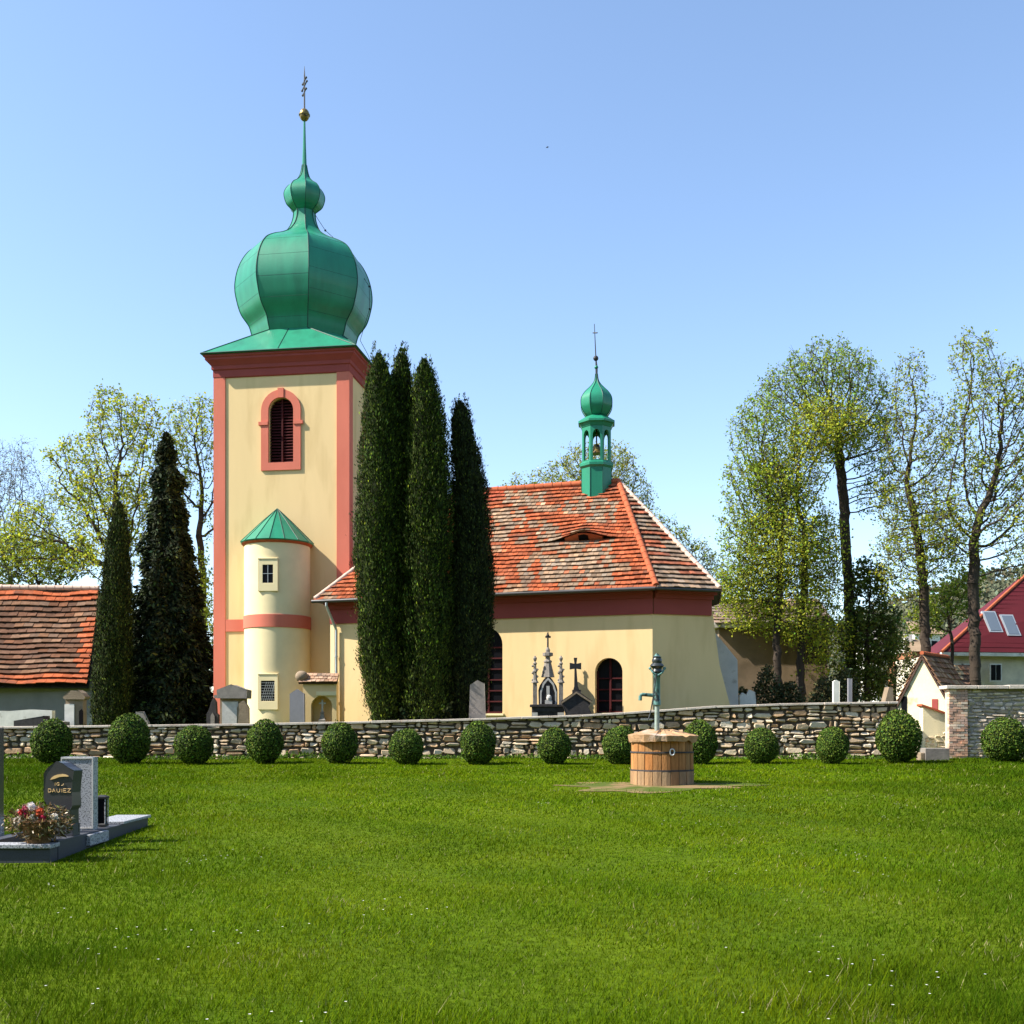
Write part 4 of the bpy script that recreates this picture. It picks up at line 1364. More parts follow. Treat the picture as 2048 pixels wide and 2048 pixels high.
# ------------------------------------------------------------------ conifers
def conifer(name, label, cat, rows, Y, n, base, mat_, spread=.4, size=(.12, .26), ragged=.1, up_=(0, 0, 1), upw=.7, seed=1, flutes=5, group=None, trunk_col='bark', core=.80, limbs=0):
    rng = np.random.default_rng(seed)
    ys_ = np.array([r[0] for r in rows], float)
    l_ = np.array([r[1] for r in rows], float)
    r_ = np.array([r[2] for r in rows], float)
    k = Y / F
    zt, zb = H + (HY - ys_[0]) * k, H + (HY - ys_[-1]) * k
    xb = ((l_[-1] + r_[-1]) / 2 - CX) * k
    gz_ = ground_z(xb, Y)
    root = thing(name, label, cat, (xb, Y, gz_), group)
    # area-weighted sampling along height
    yy = rng.uniform(ys_[0], ys_[-1] + 25, n * 2)
    cx_ = (np.interp(yy, ys_, (l_ + r_) / 2) - CX) * k
    rr = np.interp(yy, ys_, (r_ - l_) / 2) * k
    keep = rng.uniform(0, 1, n * 2) < (rr / rr.max()) ** .8 + .05
    yy, cx_, rr = yy[keep][:n], cx_[keep][:n], rr[keep][:n]
    m = len(yy)
    zz_ = H + (HY - yy) * k
    th = rng.uniform(0, 2 * PI, m)
    lob = 1 + ragged * (np.sin(th * flutes + zz_ * .5 + seed) * .6 + np.sin(th * 3 - zz_ * 1.9 + seed) * .5 + np.sin(zz_ * 5.3 + th * 2) * .35)
    lob = lob + .055 * np.sin(th * 11 + zz_ * 3.1 + seed) * np.sin(zz_ * 6.7 - th * 5) + .045 * np.sin(th * 19 + seed) * np.sin(zz_ * 9.1 + th * 3)
    dep = 1 - np.abs(rng.normal(0, .10, m)) + np.where(rng.uniform(0, 1, m) < .06, rng.uniform(0, .14, m), 0)
    rad = rr * lob * dep
    p = np.stack([cx_ + rad * np.cos(th), Y + rad * np.sin(th), zz_], 1)
    outv = np.stack([np.cos(th) * .6, np.sin(th) * .6, np.full(m, up_[2])], 1)
    if not limbs and up_[2] > 0:
        ex, eo = [], []
        for _ in range(420):
            y0 = ys_[0] + 6 + (ys_[-1] - ys_[0]) * rng.uniform(0, 1) ** .85
            t0 = rng.uniform(0, 2 * PI)
            r0 = np.interp(y0, ys_, (r_ - l_) / 2) * k * (1 + ragged * .5 * math.sin(t0 * flutes + seed)) + rng.uniform(-.02, .06)
            hh_, nn_ = rng.uniform(.35, .95), 46
            f_ = rng.uniform(0, 1, nn_)
            c0 = (np.interp(y0, ys_, (l_ + r_) / 2) - CX) * k
            wv = .085 * (1 - f_) + .015
            rr_ = r0 * (1 - .05 * f_) + rng.normal(0, .02, nn_)
            ex.append(np.stack([c0 + rr_ * math.cos(t0) + rng.normal(0, 1, nn_) * wv, Y + rr_ * math.sin(t0) + rng.normal(0, 1, nn_) * wv, H + (HY - y0) * k + (f_ - .35) * hh_], 1))
            eo.append(np.tile([math.cos(t0) * .3, math.sin(t0) * .3, 1.0], (nn_, 1)))
        p = np.concatenate([p] + ex); outv = np.concatenate([outv] + eo); m = len(p)
    if limbs:
        ex, eo = [], []
        for _ in range(limbs):
            y0 = ys_[0] + 15 + (ys_[-1] - ys_[0]) * rng.uniform(0, 1) ** .8
            t0 = rng.uniform(0, 2 * PI)
            r0 = np.interp(y0, ys_, (r_ - l_) / 2) * k
            c0 = (np.interp(y0, ys_, (l_ + r_) / 2) - CX) * k
            L_ = r0 * rng.uniform(1.05, 1.38) if rng.uniform() < .6 else r0 * 1.0
            f_ = rng.uniform(.45, 1, 70)
            wv = (1.1 - f_) * .35 + .04
            rr_ = L_ * f_
            ex.append(np.stack([c0 + rr_ * math.cos(t0) + rng.normal(0, 1, 70) * wv * .6, Y + rr_ * math.sin(t0) + rng.normal(0, 1, 70) * wv * .6, H + (HY - y0) * k + .25 - .55 * f_ ** 2 - np.abs(rng.normal(0, .14, 70))], 1))
            eo.append(np.tile([math.cos(t0), math.sin(t0), -.5], (70, 1)))
        p = np.concatenate([p] + ex); outv = np.concatenate([outv] + eo); m = len(p)
    fc = np.stack([p[:, 0] - np.interp((HY - (p[:, 2] - H) / k), ys_, ((l_ + r_) / 2 - CX) * k), p[:, 1] - Y, np.zeros(m)], 1)
    q = leaf_quads(p, rng.uniform(size[0], size[1], m), unit(outv), upw, .38, rng, unit(fc))
    c = pal(m, base, spread, rng, .22)
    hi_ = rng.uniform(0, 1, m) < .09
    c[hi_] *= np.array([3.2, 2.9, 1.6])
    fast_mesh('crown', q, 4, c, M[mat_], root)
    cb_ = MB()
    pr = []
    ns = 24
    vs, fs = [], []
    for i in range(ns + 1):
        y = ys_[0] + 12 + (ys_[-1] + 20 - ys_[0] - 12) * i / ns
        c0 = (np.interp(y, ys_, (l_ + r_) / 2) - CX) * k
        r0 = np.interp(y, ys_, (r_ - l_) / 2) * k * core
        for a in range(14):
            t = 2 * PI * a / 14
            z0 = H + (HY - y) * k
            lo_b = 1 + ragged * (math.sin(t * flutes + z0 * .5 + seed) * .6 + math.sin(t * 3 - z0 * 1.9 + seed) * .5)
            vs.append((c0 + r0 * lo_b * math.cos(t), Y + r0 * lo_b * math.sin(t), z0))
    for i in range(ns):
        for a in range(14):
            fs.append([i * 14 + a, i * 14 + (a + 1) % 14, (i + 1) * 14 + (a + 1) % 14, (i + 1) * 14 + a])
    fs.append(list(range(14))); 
    cb_.add(vs, fs, tuple(b * .35 for b in base))  # darker solid core, inner shade of the crown painted in
    cb_.build('shaded_inner_crown', M['needle'], root, smooth=60)
    MB().tube((xb, Y, gz_ - .1), (xb, Y, zb + 1.2), .16, .1, 10).build('trunk', M['bark'], root)
    return root


CYP = (.028, .044, .005)
conifer('cypress', 'left front cypress of the dense group beside the tower', 'cypress', [(706, 755, 760), (722, 746, 770), (760, 736, 784), (820, 727, 796), (900, 721, 802), (1000, 717, 806), (1100, 709, 806), (1200, 713, 808), (1300, 717, 808), (1370, 728, 806), (1445, 745, 800)], 37.35, 46000, CYP, 'needle', .55, (.05, .135), .10, seed=11)
conifer('cypress', 'tallest cypress tip, middle of the dense group beside the tower', 'cypress', [(696, 800, 805), (712, 794, 814), (760, 782, 826), (820, 776, 834), (900, 772, 842), (1100, 768, 850), (1300, 770, 852), (1445, 775, 848)], 37.9, 34000, CYP, 'needle', .55, (.05, .135), .10, seed=12)
conifer('cypress', 'right front cypress of the dense group, broadest towards the nave', 'cypress', [(718, 845, 851), (735, 836, 862), (780, 824, 878), (840, 817, 890), (920, 812, 898), (1050, 806, 908), (1200, 802, 908), (1340, 806, 905), (1445, 812, 898)], 37.4, 50000, CYP, 'needle', .55, (.05, .135), .10, seed=13)
conifer('cypress', 'shorter separate cypress hugging the nave roof right of the group', 'cypress', [(803, 916, 924), (815, 909, 932), (850, 903, 944), (900, 902, 956), (960, 904, 970), (1050, 902, 980), (1150, 896, 988), (1250, 890, 986), (1340, 886, 978), (1445, 886, 965)], 37.8, 46000, (.016, .023, .006), 'needle', .55, (.05, .135), .10, seed=14)  # darker base puts the neighbours' shade into the foliage colour
conifer('cypress', 'slim dark cypress column at the barn gable', 'cypress', [(1003, 236, 242), (1025, 229, 247), (1060, 219, 254), (1150, 206, 259), (1250, 197, 262), (1350, 190, 262), (1445, 188, 258)], 47, 38000, (.026, .036, .008), 'needle', .55, (.06, .15), .08, seed=15)
conifer('fir_tree', 'ragged dark fir between the slim cypress and church tower', 'fir tree', [(866, 329, 336), (890, 322, 344), (905, 314, 350), (930, 322, 345), (955, 306, 366), (985, 316, 352), (1010, 304, 366), (1060, 302, 372), (1110, 288, 384), (1150, 290, 386), (1250, 270, 402), (1350, 262, 418), (1445, 258, 426)], 49, 34000, (.019, .027, .010), 'needle', .55, (.12, .34), .24, (0, 0, -.25), .55, 16, 7, core=.66, limbs=260)

# ------------------------------------------------------------------ deciduous trees (space colonisation)
def grow(seed, path, ells, n_att, step, infl, kill, up_bias=.12, iters=110):
    rng = np.random.default_rng(seed)
    pts = []
    vol = np.array([e[1][0] * e[1][1] * e[1][2] for e in ells])
    for e, nn in zip(ells, (vol / vol.sum() * n_att).astype(int)):
        d = unit(rng.normal(size=(nn, 3))) * (rng.uniform(0.05, 1, (nn, 1)) ** (1 / 2.4))
        pts.append(np.array(e[0]) + d * np.array(e[1]))
    att = np.concatenate(pts)
    nodes, par = [np.array(path[0], float)], [-1]
    for a, b in zip(path[:-1], path[1:]):
        a, b = np.array(a, float), np.array(b, float)
        k = max(1, int(np.linalg.norm(b - a) / step))
        for i in range(1, k + 1):
            nodes.append(a + (b - a) * i / k + rng.normal(0, .03, 3)); par.append(len(nodes) - 2)
    ntrunk = len(nodes)
    ND = np.array(nodes)
    dist = np.full(len(att), 1e9); near = np.zeros(len(att), int)
    def upd(lo_):
        nonlocal dist, near
        new = np.array(nodes[lo_:])
        if len(new) == 0: return
        for s in range(0, len(new), 400):
            D = np.linalg.norm(att[:, None, :] - new[None, s:s + 400, :], axis=2)
            m = D.argmin(1); dm = D[np.arange(len(att)), m]
            better = dm < dist
            dist = np.where(better, dm, dist); near = np.where(better, m + lo_ + s, near)
    upd(0)
    for it in range(iters):
        alive = dist > kill
        act = alive & (dist < (infl if it > 25 else 1e9))
        if not act.any(): break
        idx = near[act]
        vec = unit(att[act] - np.array(nodes)[idx])
        acc = {}
        for i, v in zip(idx, vec):
            acc.setdefault(int(i), []).append(v)
        lo_ = len(nodes)
        for i, vs in acc.items():
            d = np.sum(vs, 0); d /= max(1e-6, np.linalg.norm(d))
            d = d + rng.normal(0, .16, 3) + np.array([0, 0, up_bias])
            d /= np.linalg.norm(d)
            pnew = nodes[i] + d * step
            nodes.append(pnew); par.append(i)
        if len(nodes) > 9000: break
        upd(lo_)
        keep = dist > kill
        att, dist, near = att[keep], dist[keep], near[keep]
        if len(att) == 0: break
    return np.array(nodes), np.array(par), ntrunk, rng


def tree(name, label, cat, seed, Y, base_px, path_px, ells_px, n_att=900, trunk_r=.3, twig=.012, leaf_col=(.2, .27, .035), leaf_n=5, leaf_size=(.09, .2), bark='bark', depth=1.0, step=.38,
         leaf_r=.022, group=None, leaf_spread=.3, twigs=4, expo=2.3, kill=.62, infl=2.6, up_bias=.12, leaf_jit=.09):
    k = Y / F
    bx = (base_px - CX) * k
    gz_ = ground_z(bx, Y)
    path = [Vector((bx, Y, gz_ - .1))] + [at(px, py, Y + dy) for px, py, dy in path_px]
    ells = []
    for cx_, cy, rx, ry, dy in ells_px:
        c = at(cx_, cy, Y + dy)
        ells.append((tuple(c), (rx * k, min(rx, ry) * k * depth, ry * k)))
    nodes, par, nt, rng = grow(seed, [tuple(p) for p in path], ells, int(n_att * 2.6), step * .82, infl, kill * .62, up_bias)
    n = len(nodes)
    rad = np.zeros(n); child = np.zeros(n, int)
    for i in range(n - 1, 0, -1):
        if child[i] == 0: rad[i] = twig ** expo
        rad[par[i]] += rad[i]; child[par[i]] += 1
    rad = np.maximum(rad, 1e-9) ** (1 / expo)
    sc_ = min(1.6, trunk_r / max(rad[0], 1e-6)) if rad[0] > 0 else 1
    big = rad > 3 * twig
    f = np.where(rad <= 1.5 * twig, 1, 1 + (sc_ - 1) * np.clip((np.log(rad) - math.log(1.5 * twig)) / max(1e-6, math.log(rad[0]) - math.log(1.5 * twig)), 0, 1))
    rad = rad * f
    root = thing(name, label, cat, (bx, Y, gz_), group)
    tb_ = MB()
    for i in range(1, n):
        p = par[i]
        nn = 10 if rad[i] > .1 else (6 if rad[i] > .03 else 4)
        r0 = rad[p] if rad[p] < 2.0 * rad[i] else 1.3 * rad[i]
        dv_ = nodes[i] - nodes[p]
        tb_.tube(nodes[p] - dv_ / np.linalg.norm(dv_) * .5 * r0, nodes[i] + dv_ / np.linalg.norm(dv_) * .3 * rad[i], r0, rad[i], nn, False)
    # fine side twigs on the outer branches
    tips = np.where((rad < leaf_r) & (np.arange(n) >= nt))[0]
    ends = []
    for i in tips:
        base_d = nodes[i] - nodes[par[i]]
        for _ in range(twigs):
            d = base_d / max(1e-6, np.linalg.norm(base_d)) * .6 + rng.normal(0, .6, 3) + np.array([0, 0, .15 if up_bias > 0 else -.5])
            e = nodes[i] + d / np.linalg.norm(d) * rng.uniform(.2, .5)
            tb_.tube(nodes[i], e, .008, .004, 3, False)
            ends.append(e)
    tb_.build('trunk', M[bark], root, smooth=70)
    if leaf_n > 0:
        pool = np.concatenate([nodes[tips], np.array(ends)]) if ends else nodes[tips]
        tips = np.arange(len(pool))
        cen = np.repeat(pool, max(2, int(round(leaf_n * 1.0))), 0)
        cen = cen + rng.normal(0, leaf_jit, cen.shape)
        # clumpiness: drop whole twigs at random so sky shows through
        keep = np.repeat(rng.uniform(0, 1, len(tips)) < .74, max(2, int(round(leaf_n * 1.0))))
        cen = cen[keep]
        q = leaf_quads(cen, rng.uniform(leaf_size[0] * .85, leaf_size[1] * 1.0, len(cen)), np.array([[0, 0, 1.]]), .15, .7, rng)
        c = pal(len(cen), leaf_col, leaf_spread, rng, .2)
        fast_mesh('crown', q, 4, c, M['leaf'], root)
    return root


YG = (.34, .38, .03)
MG = (.2, .28, .03)
tree('maple_tree', 'tall spring maple spreading over the barn ridge', 'tree', 21, 56, 222, [(226, 1240, 0), (232, 1130, 0)],
     [(235, 850, 62, 80, 0), (160, 960, 60, 95, .5), (296, 900, 38, 110, -.5), (90, 1090, 100, 62, 1), (235, 1010, 90, 100, 0), (205, 1110, 90, 50, -1), (60, 1050, 50, 50, 0)], 1500, .32, .012, YG, 4, (.08, .19), step=.4, leaf_jit=.09)
tree('maple_tree', 'slender spring maple rising behind the fir at the tower edge', 'tree', 22, 57, 412, [(405, 1150, 0), (398, 1060, 0)],
     [(375, 880, 45, 80, 0), (408, 850, 34, 62, 0), (355, 950, 40, 70, .5), (420, 980, 30, 110, 0), (470, 960, 40, 90, 1), (405, 1180, 25, 80, -1)], 900, .22, .012, YG, 4, (.08, .18), step=.4, leaf_jit=.09)
tree('birch_tree', 'bare purplish birch at the left edge of the photo', 'tree', 23, 66, 20, [(20, 1150, 0)],
     [(15, 1010, 60, 130, 0), (45, 925, 30, 55, 0), (90, 1040, 32, 100, 1), (-60, 1020, 70, 140, 0)], 1500, .16, .010, (.16, .15, .08), 1, (.06, .12), 'bark_grey', step=.36, up_bias=.02)
tree('bushy_tree', 'low bushy tree behind the barn ridge at the left', 'tree', 24, 62, 95, [(95, 1230, 0)],
     [(70, 1140, 90, 55, 0), (130, 1120, 60, 45, .5), (20, 1130, 50, 60, 0)], 800, .14, .012, (.16, .2, .03), 5, (.1, .2), step=.42)
tree('leafy_bush', 'yellow green bush in the gap between fir and tower', 'bush', 25, 52, 412, [(412, 1340, 0)],
     [(412, 1240, 24, 60, 0), (400, 1330, 30, 60, 0)], 350, .08, .012, (.18, .24, .025), 6, (.1, .2), step=.36)
tree('maple_tree', 'spring tree peeking over the nave ridge behind the bell turret', 'tree', 26, 64, 1190, [(1190, 1150, 0)],
     [(1190, 955, 95, 62, 0), (1110, 975, 60, 45, 0), (1265, 1000, 45, 60, 0), (1035, 985, 32, 35, 0), (1230, 940, 50, 50, 0)], 1100, .25, .012, (.3, .32, .06), 4, (.08, .17), step=.42)
tree('maple_tree', 'spring tree behind the sloping hip at the apse', 'tree', 27, 60, 1392, [(1385, 1230, 0)],
     [(1330, 1090, 50, 48, 0), (1395, 1140, 48, 60, 0), (1430, 1180, 40, 60, 0), (1300, 1050, 30, 36, 0)], 700, .18, .012, (.24, .28, .05), 4, (.08, .17), step=.4)
tree('lime_tree', 'tall straight lime with a rounded crown right of the church', 'tree', 28, 56, 1705, [(1702, 1290, 0), (1694, 1130, 0), (1684, 960, 0), (1676, 890, 0)],
     [(1655, 770, 112, 84, 0), (1740, 830, 60, 90, .5), (1585, 790, 80, 62, 0), (1690, 880, 100, 60, -.5), (1755, 960, 50, 80, 0), (1770, 880, 40, 70, 0)], 1800, .33, .012, (.22, .30, .03), 3, (.08, .17), step=.38)
tree('lime_tree', 'younger tree with a fresh green crown leaning towards the church apse', 'tree', 29, 54, 1568, [(1552, 1290, 0), (1560, 1180, 0), (1562, 1080, 0)],
     [(1510, 870, 50, 72, 0), (1495, 960, 48, 70, 0), (1480, 1070, 42, 90, 0), (1545, 840, 40, 45, .5), (1540, 1000, 60, 80, 0), (1470, 1160, 40, 50, 0)], 1300, .22, .012, (.26, .34, .03), 4, (.08, .17), step=.38)
tree('willow_tree', 'dense yellow green weeping tree in front of the brown building', 'tree', 30, 54.5, 1600, [(1602, 1290, 0), (1608, 1180, 0), (1610, 1060, 0)],
     [(1650, 850, 84, 60, 0), (1575, 950, 72, 90, 0), (1560, 1090, 92, 90, 0), (1495, 1185, 62, 70, 0), (1625, 1120, 60, 130, 0), (1650, 1260, 44, 90, 0), (1580, 1210, 76, 70, 0)], 2300, .2, .011, (.38, .42, .04), 5, (.07, .17), step=.36, up_bias=-.04, leaf_jit=.22, leaf_r=.03, twigs=6)
tree('ash_tree', 'leaning dark trunked ash with sparse leaves left of the red roof', 'tree', 31, 53, 1858, [(1852, 1290, 0), (1846, 1150, 0), (1830, 1040, 0), (1812, 960, 0)],
     [(1822, 770, 40, 70, 0), (1800, 880, 48, 80, 0), (1862, 900, 55, 110, .5), (1850, 1060, 85, 110, 0), (1810, 1120, 60, 90, -.5), (1790, 1000, 50, 60, 0)], 1300, .26, .012, (.27, .31, .03), 3, (.08, .17), step=.4, up_bias=.06)
tree('ash_tree', 'massive forked ash in front of the red roof at the right edge', 'tree', 32, 52, 1953, [(1948, 1270, 0), (1946, 1150, 0), (1950, 1080, 0)],
     [(1945, 710, 50, 50, 0), (1975, 800, 70, 80, 0), (2030, 830, 60, 110, 0), (1935, 900, 50, 100, 0), (2010, 960, 80, 110, .5), (1910, 1060, 60, 80, 0), (2040, 1060, 60, 90, -.5), (2080, 900, 60, 150, 0)], 1900, .42, .012, (.28, .33, .03), 3, (.08, .18), step=.4, up_bias=.06)
tree('yew_tree', 'dark bushy yew between the lime trunk and the gabled shed', 'tree', 33, 55.5, 1735, [(1735, 1350, 0), (1735, 1250, 0)],
     [(1735, 1180, 42, 60, 0), (1740, 1280, 58, 80, 0), (1728, 1360, 55, 50, 0)], 900, .16, .014, (.10, .135, .022), 9, (.1, .22), step=.38)
tree('leafy_bush', 'bright green bush between the two ash trunks', 'bush', 34, 58, 1905, [(1905, 1300, 0)],
     [(1895, 1210, 50, 45, 0), (1930, 1170, 40, 40, 0), (1860, 1240, 40, 40, 0)], 500, .09, .012, (.22, .28, .03), 5, (.1, .2), step=.4)


tree('leafy_bush', 'dull green bush left of the gabled shed above the wall', 'bush', 35, 62, 1790, [(1790, 1360, 0)],
     [(1785, 1310, 40, 50, 0), (1812, 1340, 24, 50, 0), (1770, 1370, 36, 36, 0)], 500, .09, .012, (.10, .12, .035), 6, (.1, .2), step=.4)


def hedge(name, label, px0, px1, y_top, Y, n, base, dep=1.2, seed=1, cat='hedge'):
    rng = np.random.default_rng(seed)
    k = Y / F
    x0, x1 = (px0 - CX) * k, (px1 - CX) * k
    xm = (x0 + x1) / 2
    gz_ = ground_z(xm, Y)
    x = rng.uniform(x0, x1, n)
    top = H + (HY - y_top) * k
    hh = (top - gz_) * (.75 + .18 * np.sin(x * 2.1 + seed) + .12 * np.sin(x * 5.3))
    z = gz_ + hh * rng.uniform(0, 1, n) ** .7
    y = Y + rng.normal(0, dep * .35, n)
    q = leaf_quads(np.stack([x, y, z], 1), rng.uniform(.08, .2, n), np.array([[0, 0, 1.]]), .2, .6, rng)
    o = fast_mesh(name, q, 4, pal(n, base, .45, rng, .3), M['needle'], None, (xm, Y, gz_))
    return tag(o, label, cat)


hedge('hedge', 'dark tangled hedge behind the wall right of the apse', 1478, 1720, 1335, 47.5, 9000, (.06, .062, .022), seed=41)
hedge('shrub', 'scruffy dark shrub at the foot of the cypresses', 800, 905, 1395, 37.3, 3500, (.03, .04, .012), .7, 42, 'shrub')

# ------------------------------------------------------------------ buildings on the right
# brown building behind the trees
bb_ = thing('brown_house', 'plain brown rendered house behind the weeping tree', 'house', (at(1530, 1400, 57).x, 57, 1.2))
a0, a1 = at(1438, 1250, 57).x, at(1655, 1250, 57).x
hz = lambda y, Y: H + (HY - y) * Y / F
MB().box(a0, a1, 57, 63, .8, hz(1256, 57)).build('wall', M['brownwall'], bb_)
MB().box(a0 - .3, a1 + .3, 56.7, 63.3, hz(1256, 57) + .002, hz(1246, 57)).build('eave_board', M['whitewash'], bb_)
br = MB()
ez = hz(1246, 57)
tiled(br, (a0 - .3, 56.7, ez), (a1 + .3, 56.7, ez), (a0 - .3, 60, ez + 1.6), (a1 + .3, 60, ez + 1.6), 9, .35, lambda p, r, i: vary((.2, .15, .12), .2))
deck(br, [(a0 - .3, 56.7, ez), (a1 + .3, 56.7, ez), (a1 + .3, 60, ez + 1.6), (a0 - .3, 60, ez + 1.6)])
deck(br, [(a1 + .3, 63.3, ez), (a0 - .3, 63.3, ez), (a0 - .3, 60, ez + 1.6), (a1 + .3, 60, ez + 1.6)])
br.build('roof', M['tile'], bb_)

# crimson roofed house
ch_ = thing('red_roofed_house', 'house with big crimson sheet roof, skylights and cream boarding', 'house', (at(1980, 1400, 62).x, 62, .2))
e0 = at(1884, 1303, 61)
e1 = Vector((e0.x + 14, 63.2, e0.z))
ap = at(2085, 1120, 66)
ap2 = ap + Vector((9, 1, 0))
bk = Vector((e0.x + 2.0, 71, e0.z))
cr_ = MB()
cr_.add([e0, e1, ap2, ap], [[0, 1, 2, 3]]).add([bk, e0, ap], [[0, 1, 2]]).add([bk + Vector((12, 0, 0)), bk, ap, ap2], [[0, 1, 2, 3]])
# boarding laps of the sheet roof
for k in range(1, 22):
    t = k / 22
    p, q_ = Vector(e0).lerp(ap, t), Vector(e1).lerp(ap2, t)
    cr_.tube(p, q_, .035, n=5)
roofR = cr_.build('roof', M['crimson'], ch_)
nr = (Vector(e1) - e0).cross(Vector(ap) - e0).normalized()
if nr.z < 0: nr = -nr
MB().tube(e0, ap, .09, n=8).build('hip_cap', M['cap'], roofR)
for pxs in ((1984, 1246), (2018, 1250)):
    bestp = None
    for a in np.linspace(0, 1, 60):
        for t in np.linspace(0, 1, 60):
            p = Vector(e0).lerp(Vector(e1), a).lerp(Vector(ap).lerp(ap2, a), t)
            qx = pxof(p); e = abs(qx[0] - pxs[0]) + abs(qx[1] - pxs[1])
            if bestp is None or e < bestp[0]: bestp = (e, p)
    p = bestp[1]
    ru = (Vector(e1) - e0).normalized(); rs = nr.cross(ru)
    if rs.z < 0: rs = -rs
    rq = lambda a, s, n: p + ru * a + rs * s + nr * n
    sf = MB().hexa([rq(-.42, -.75, -.05), rq(.42, -.75, -.05), rq(.42, .75, -.05), rq(-.42, .75, -.05)], [rq(-.42, -.75, .08), rq(.42, -.75, .08), rq(.42, .75, .08), rq(-.42, .75, .08)]).build('skylight', M['zinc'], ch_)
    MB().hexa([rq(-.33, -.66, .082), rq(.33, -.66, .082), rq(.33, .66, .082), rq(-.33, .66, .082)], [rq(-.33, -.66, .1), rq(.33, -.66, .1), rq(.33, .66, .1), rq(-.33, .66, .1)]).build('pane', M['skylight'], sf)
wx0, wy0 = e0.x + .5, 61.8
MB().prism([(wx0, wy0, 0), (wx0 + 13, wy0 + 2, 0), (wx0 + 13, wy0 + 2, e0.z - .02), (wx0, wy0, e0.z - .02)], (0, 8, 0)).build('wall', M['siding'], ch_)
MB().hexa([(e0.x, 61.02, e0.z - .22), (e1.x, 63.22, e1.z - .22), (e1.x, 63.5, e1.z - .22), (e0.x, 61.3, e0.z - .22)], [(e0.x, 61.02, e0.z - .03), (e1.x, 63.22, e1.z - .03), (e1.x, 63.5, e1.z - .03), (e0.x, 61.3, e0.z - .03)]).build('eave_board', M['whitewash'], ch_)
for px in (1915, 1936, 1992):
    c = at(px, 1345, 61.6)
    wq = MB().box(c.x - .34, c.x + .34, c.y + .02, c.y + .1, c.z - .5, c.z + .5).build('window', M['whitewash'], ch_)
    MB().box(c.x - .27, c.x - .02, c.y - .01, c.y + .018, c.z - .43, c.z + .43).box(c.x + .02, c.x + .27, c.y - .01, c.y + .018, c.z - .43, c.z + .43).build('pane', M['glass'], wq)

# gabled cream shed, its gable turned towards the left
gs = thing('gabled_shed', 'narrow pale yellow gabled shed at the end of the rubble wall', 'shed', (at(1846, 1500, 49).x, 49, .1))
GA = R(38)
gu_, gd_ = Vector((math.cos(GA), -math.sin(GA), 0)), Vector((math.sin(GA), math.cos(GA), 0))
G0 = at(1797, 1450, 50)


def sp3(px, py, dep=0.0):
    k = (px - CX) / F
    a = (k * G0.y - G0.x) / (gu_.x - k * gu_.y)
    p = G0 + gu_ * a
    p.z = H + (HY - py) * p.y / F
    return p + gd_ * dep


MB().prism([sp3(1797, 1540), sp3(1797, 1402), sp3(1845, 1315), sp3(1899, 1404), sp3(1899, 1540)], gd_ * 3.6).build('wall', M['yellowwall'], gs)
sr = MB()
tcol = lambda p, r, i: vary((.22, .11, .06) if random.random() < .7 else (.3, .2, .12), .2)
for (xa, ya), (xb2, yb2) in (((1791, 1414), (1845, 1308)), ((1909, 1420), (1845, 1308))):
    e_a, r_a = sp3(xa, ya, -.1), sp3(xb2, yb2, -.1)
    e_b, r_b = e_a + gd_ * 3.9, r_a + gd_ * 3.9
    tiled(sr, e_a, e_b, r_a, r_b, 10, .26, tcol, .07)
    deck(sr, [e_a, e_b, r_b, r_a])
sr.build('roof', M['tile'], gs)
cap_run(sp3(1845, 1306, -.1), sp3(1845, 1306, 3.8), .09, MB()).build('ridge_cap', M['cap'], gs, smooth=40)
for nm, mt, x0_, x1_, y0_, y1_ in (('shutter', M['redband'], 1864, 1876, 1398, 1440), ('window', M['glass'], 1803, 1814, 1393, 1424), ('vent', M['darkstone'], 1812, 1827, 1489, 1502)):
    MB().prism([sp3(x0_, y1_, -.03), sp3(x0_, y0_, -.03), sp3(x1_, y0_, -.03), sp3(x1_, y1_, -.03)], gd_ * .028).build(nm, mt, gs)
# tiled roof of the house behind the shed
mh = thing('tiled_house', 'brown tiled outbuilding between the gabled shed and red roofed house', 'house', (at(1880, 1400, 57).x, 57, .1))
mr_ = MB()
m0, m1, m2, m3 = at(1862, 1450, 56), at(1955, 1450, 57.5), at(1850, 1330, 58), at(1955, 1330, 59.5)
tiled(mr_, m0, m1, m2, m3, 13, .3, lambda p, r, i: vary((.42, .3, .18) if hash2(r, i // 3, 5) < .5 else (.3, .15, .09), .2), .07)
deck(mr_, [m0, m1, m3, m2])
mr_.build('roof', M['tile'], mh)
MB().prism([(m0.x + .2, m0.y + .4, 0), (m1.x - .2, m1.y + .4, 0), (m1.x - .2, m1.y + .4, m1.z + .1), (m0.x + .2, m0.y + .4, m0.z + .1)], (0, 4, 0)).build('wall', M['siding'], mh)
# brick house with chimney, further off
bh = thing('brick_house', 'small orange brick house with dull brown roof behind the shed', 'house', (at(1845, 1400, 74).x, 74, 0))
q0 = at(1826, 1340, 74); q1 = at(1872, 1340, 74)
MB().box(q0.x, q1.x, 74, 79, 0, hz(1302, 74)).build('wall', mat('orange_brick_wall', (.38, .16, .085), .95, .1, .3, 3), bh)
MB().prism([(q0.x - .2, 73.8, hz(1303, 74)), (q1.x + .2, 73.8, hz(1303, 74)), (q1.x - .3, 76.5, hz(1278, 76)), (q0.x + .3, 76.5, hz(1278, 76))], (0, .3, .05)).build('roof', M['brownwall'], bh)
MB().box(q0.x + .2, q0.x + .7, 76, 76.5, hz(1300, 76), hz(1268, 76)).build('chimney', M['whitewash'], bh)
wh = thing('white_house', 'distant white house glimpsed between the bare branches', 'house', (at(1790, 1300, 120).x, 120, 0))
q0 = at(1832, 1300, 120); q1 = at(1880, 1300, 120)
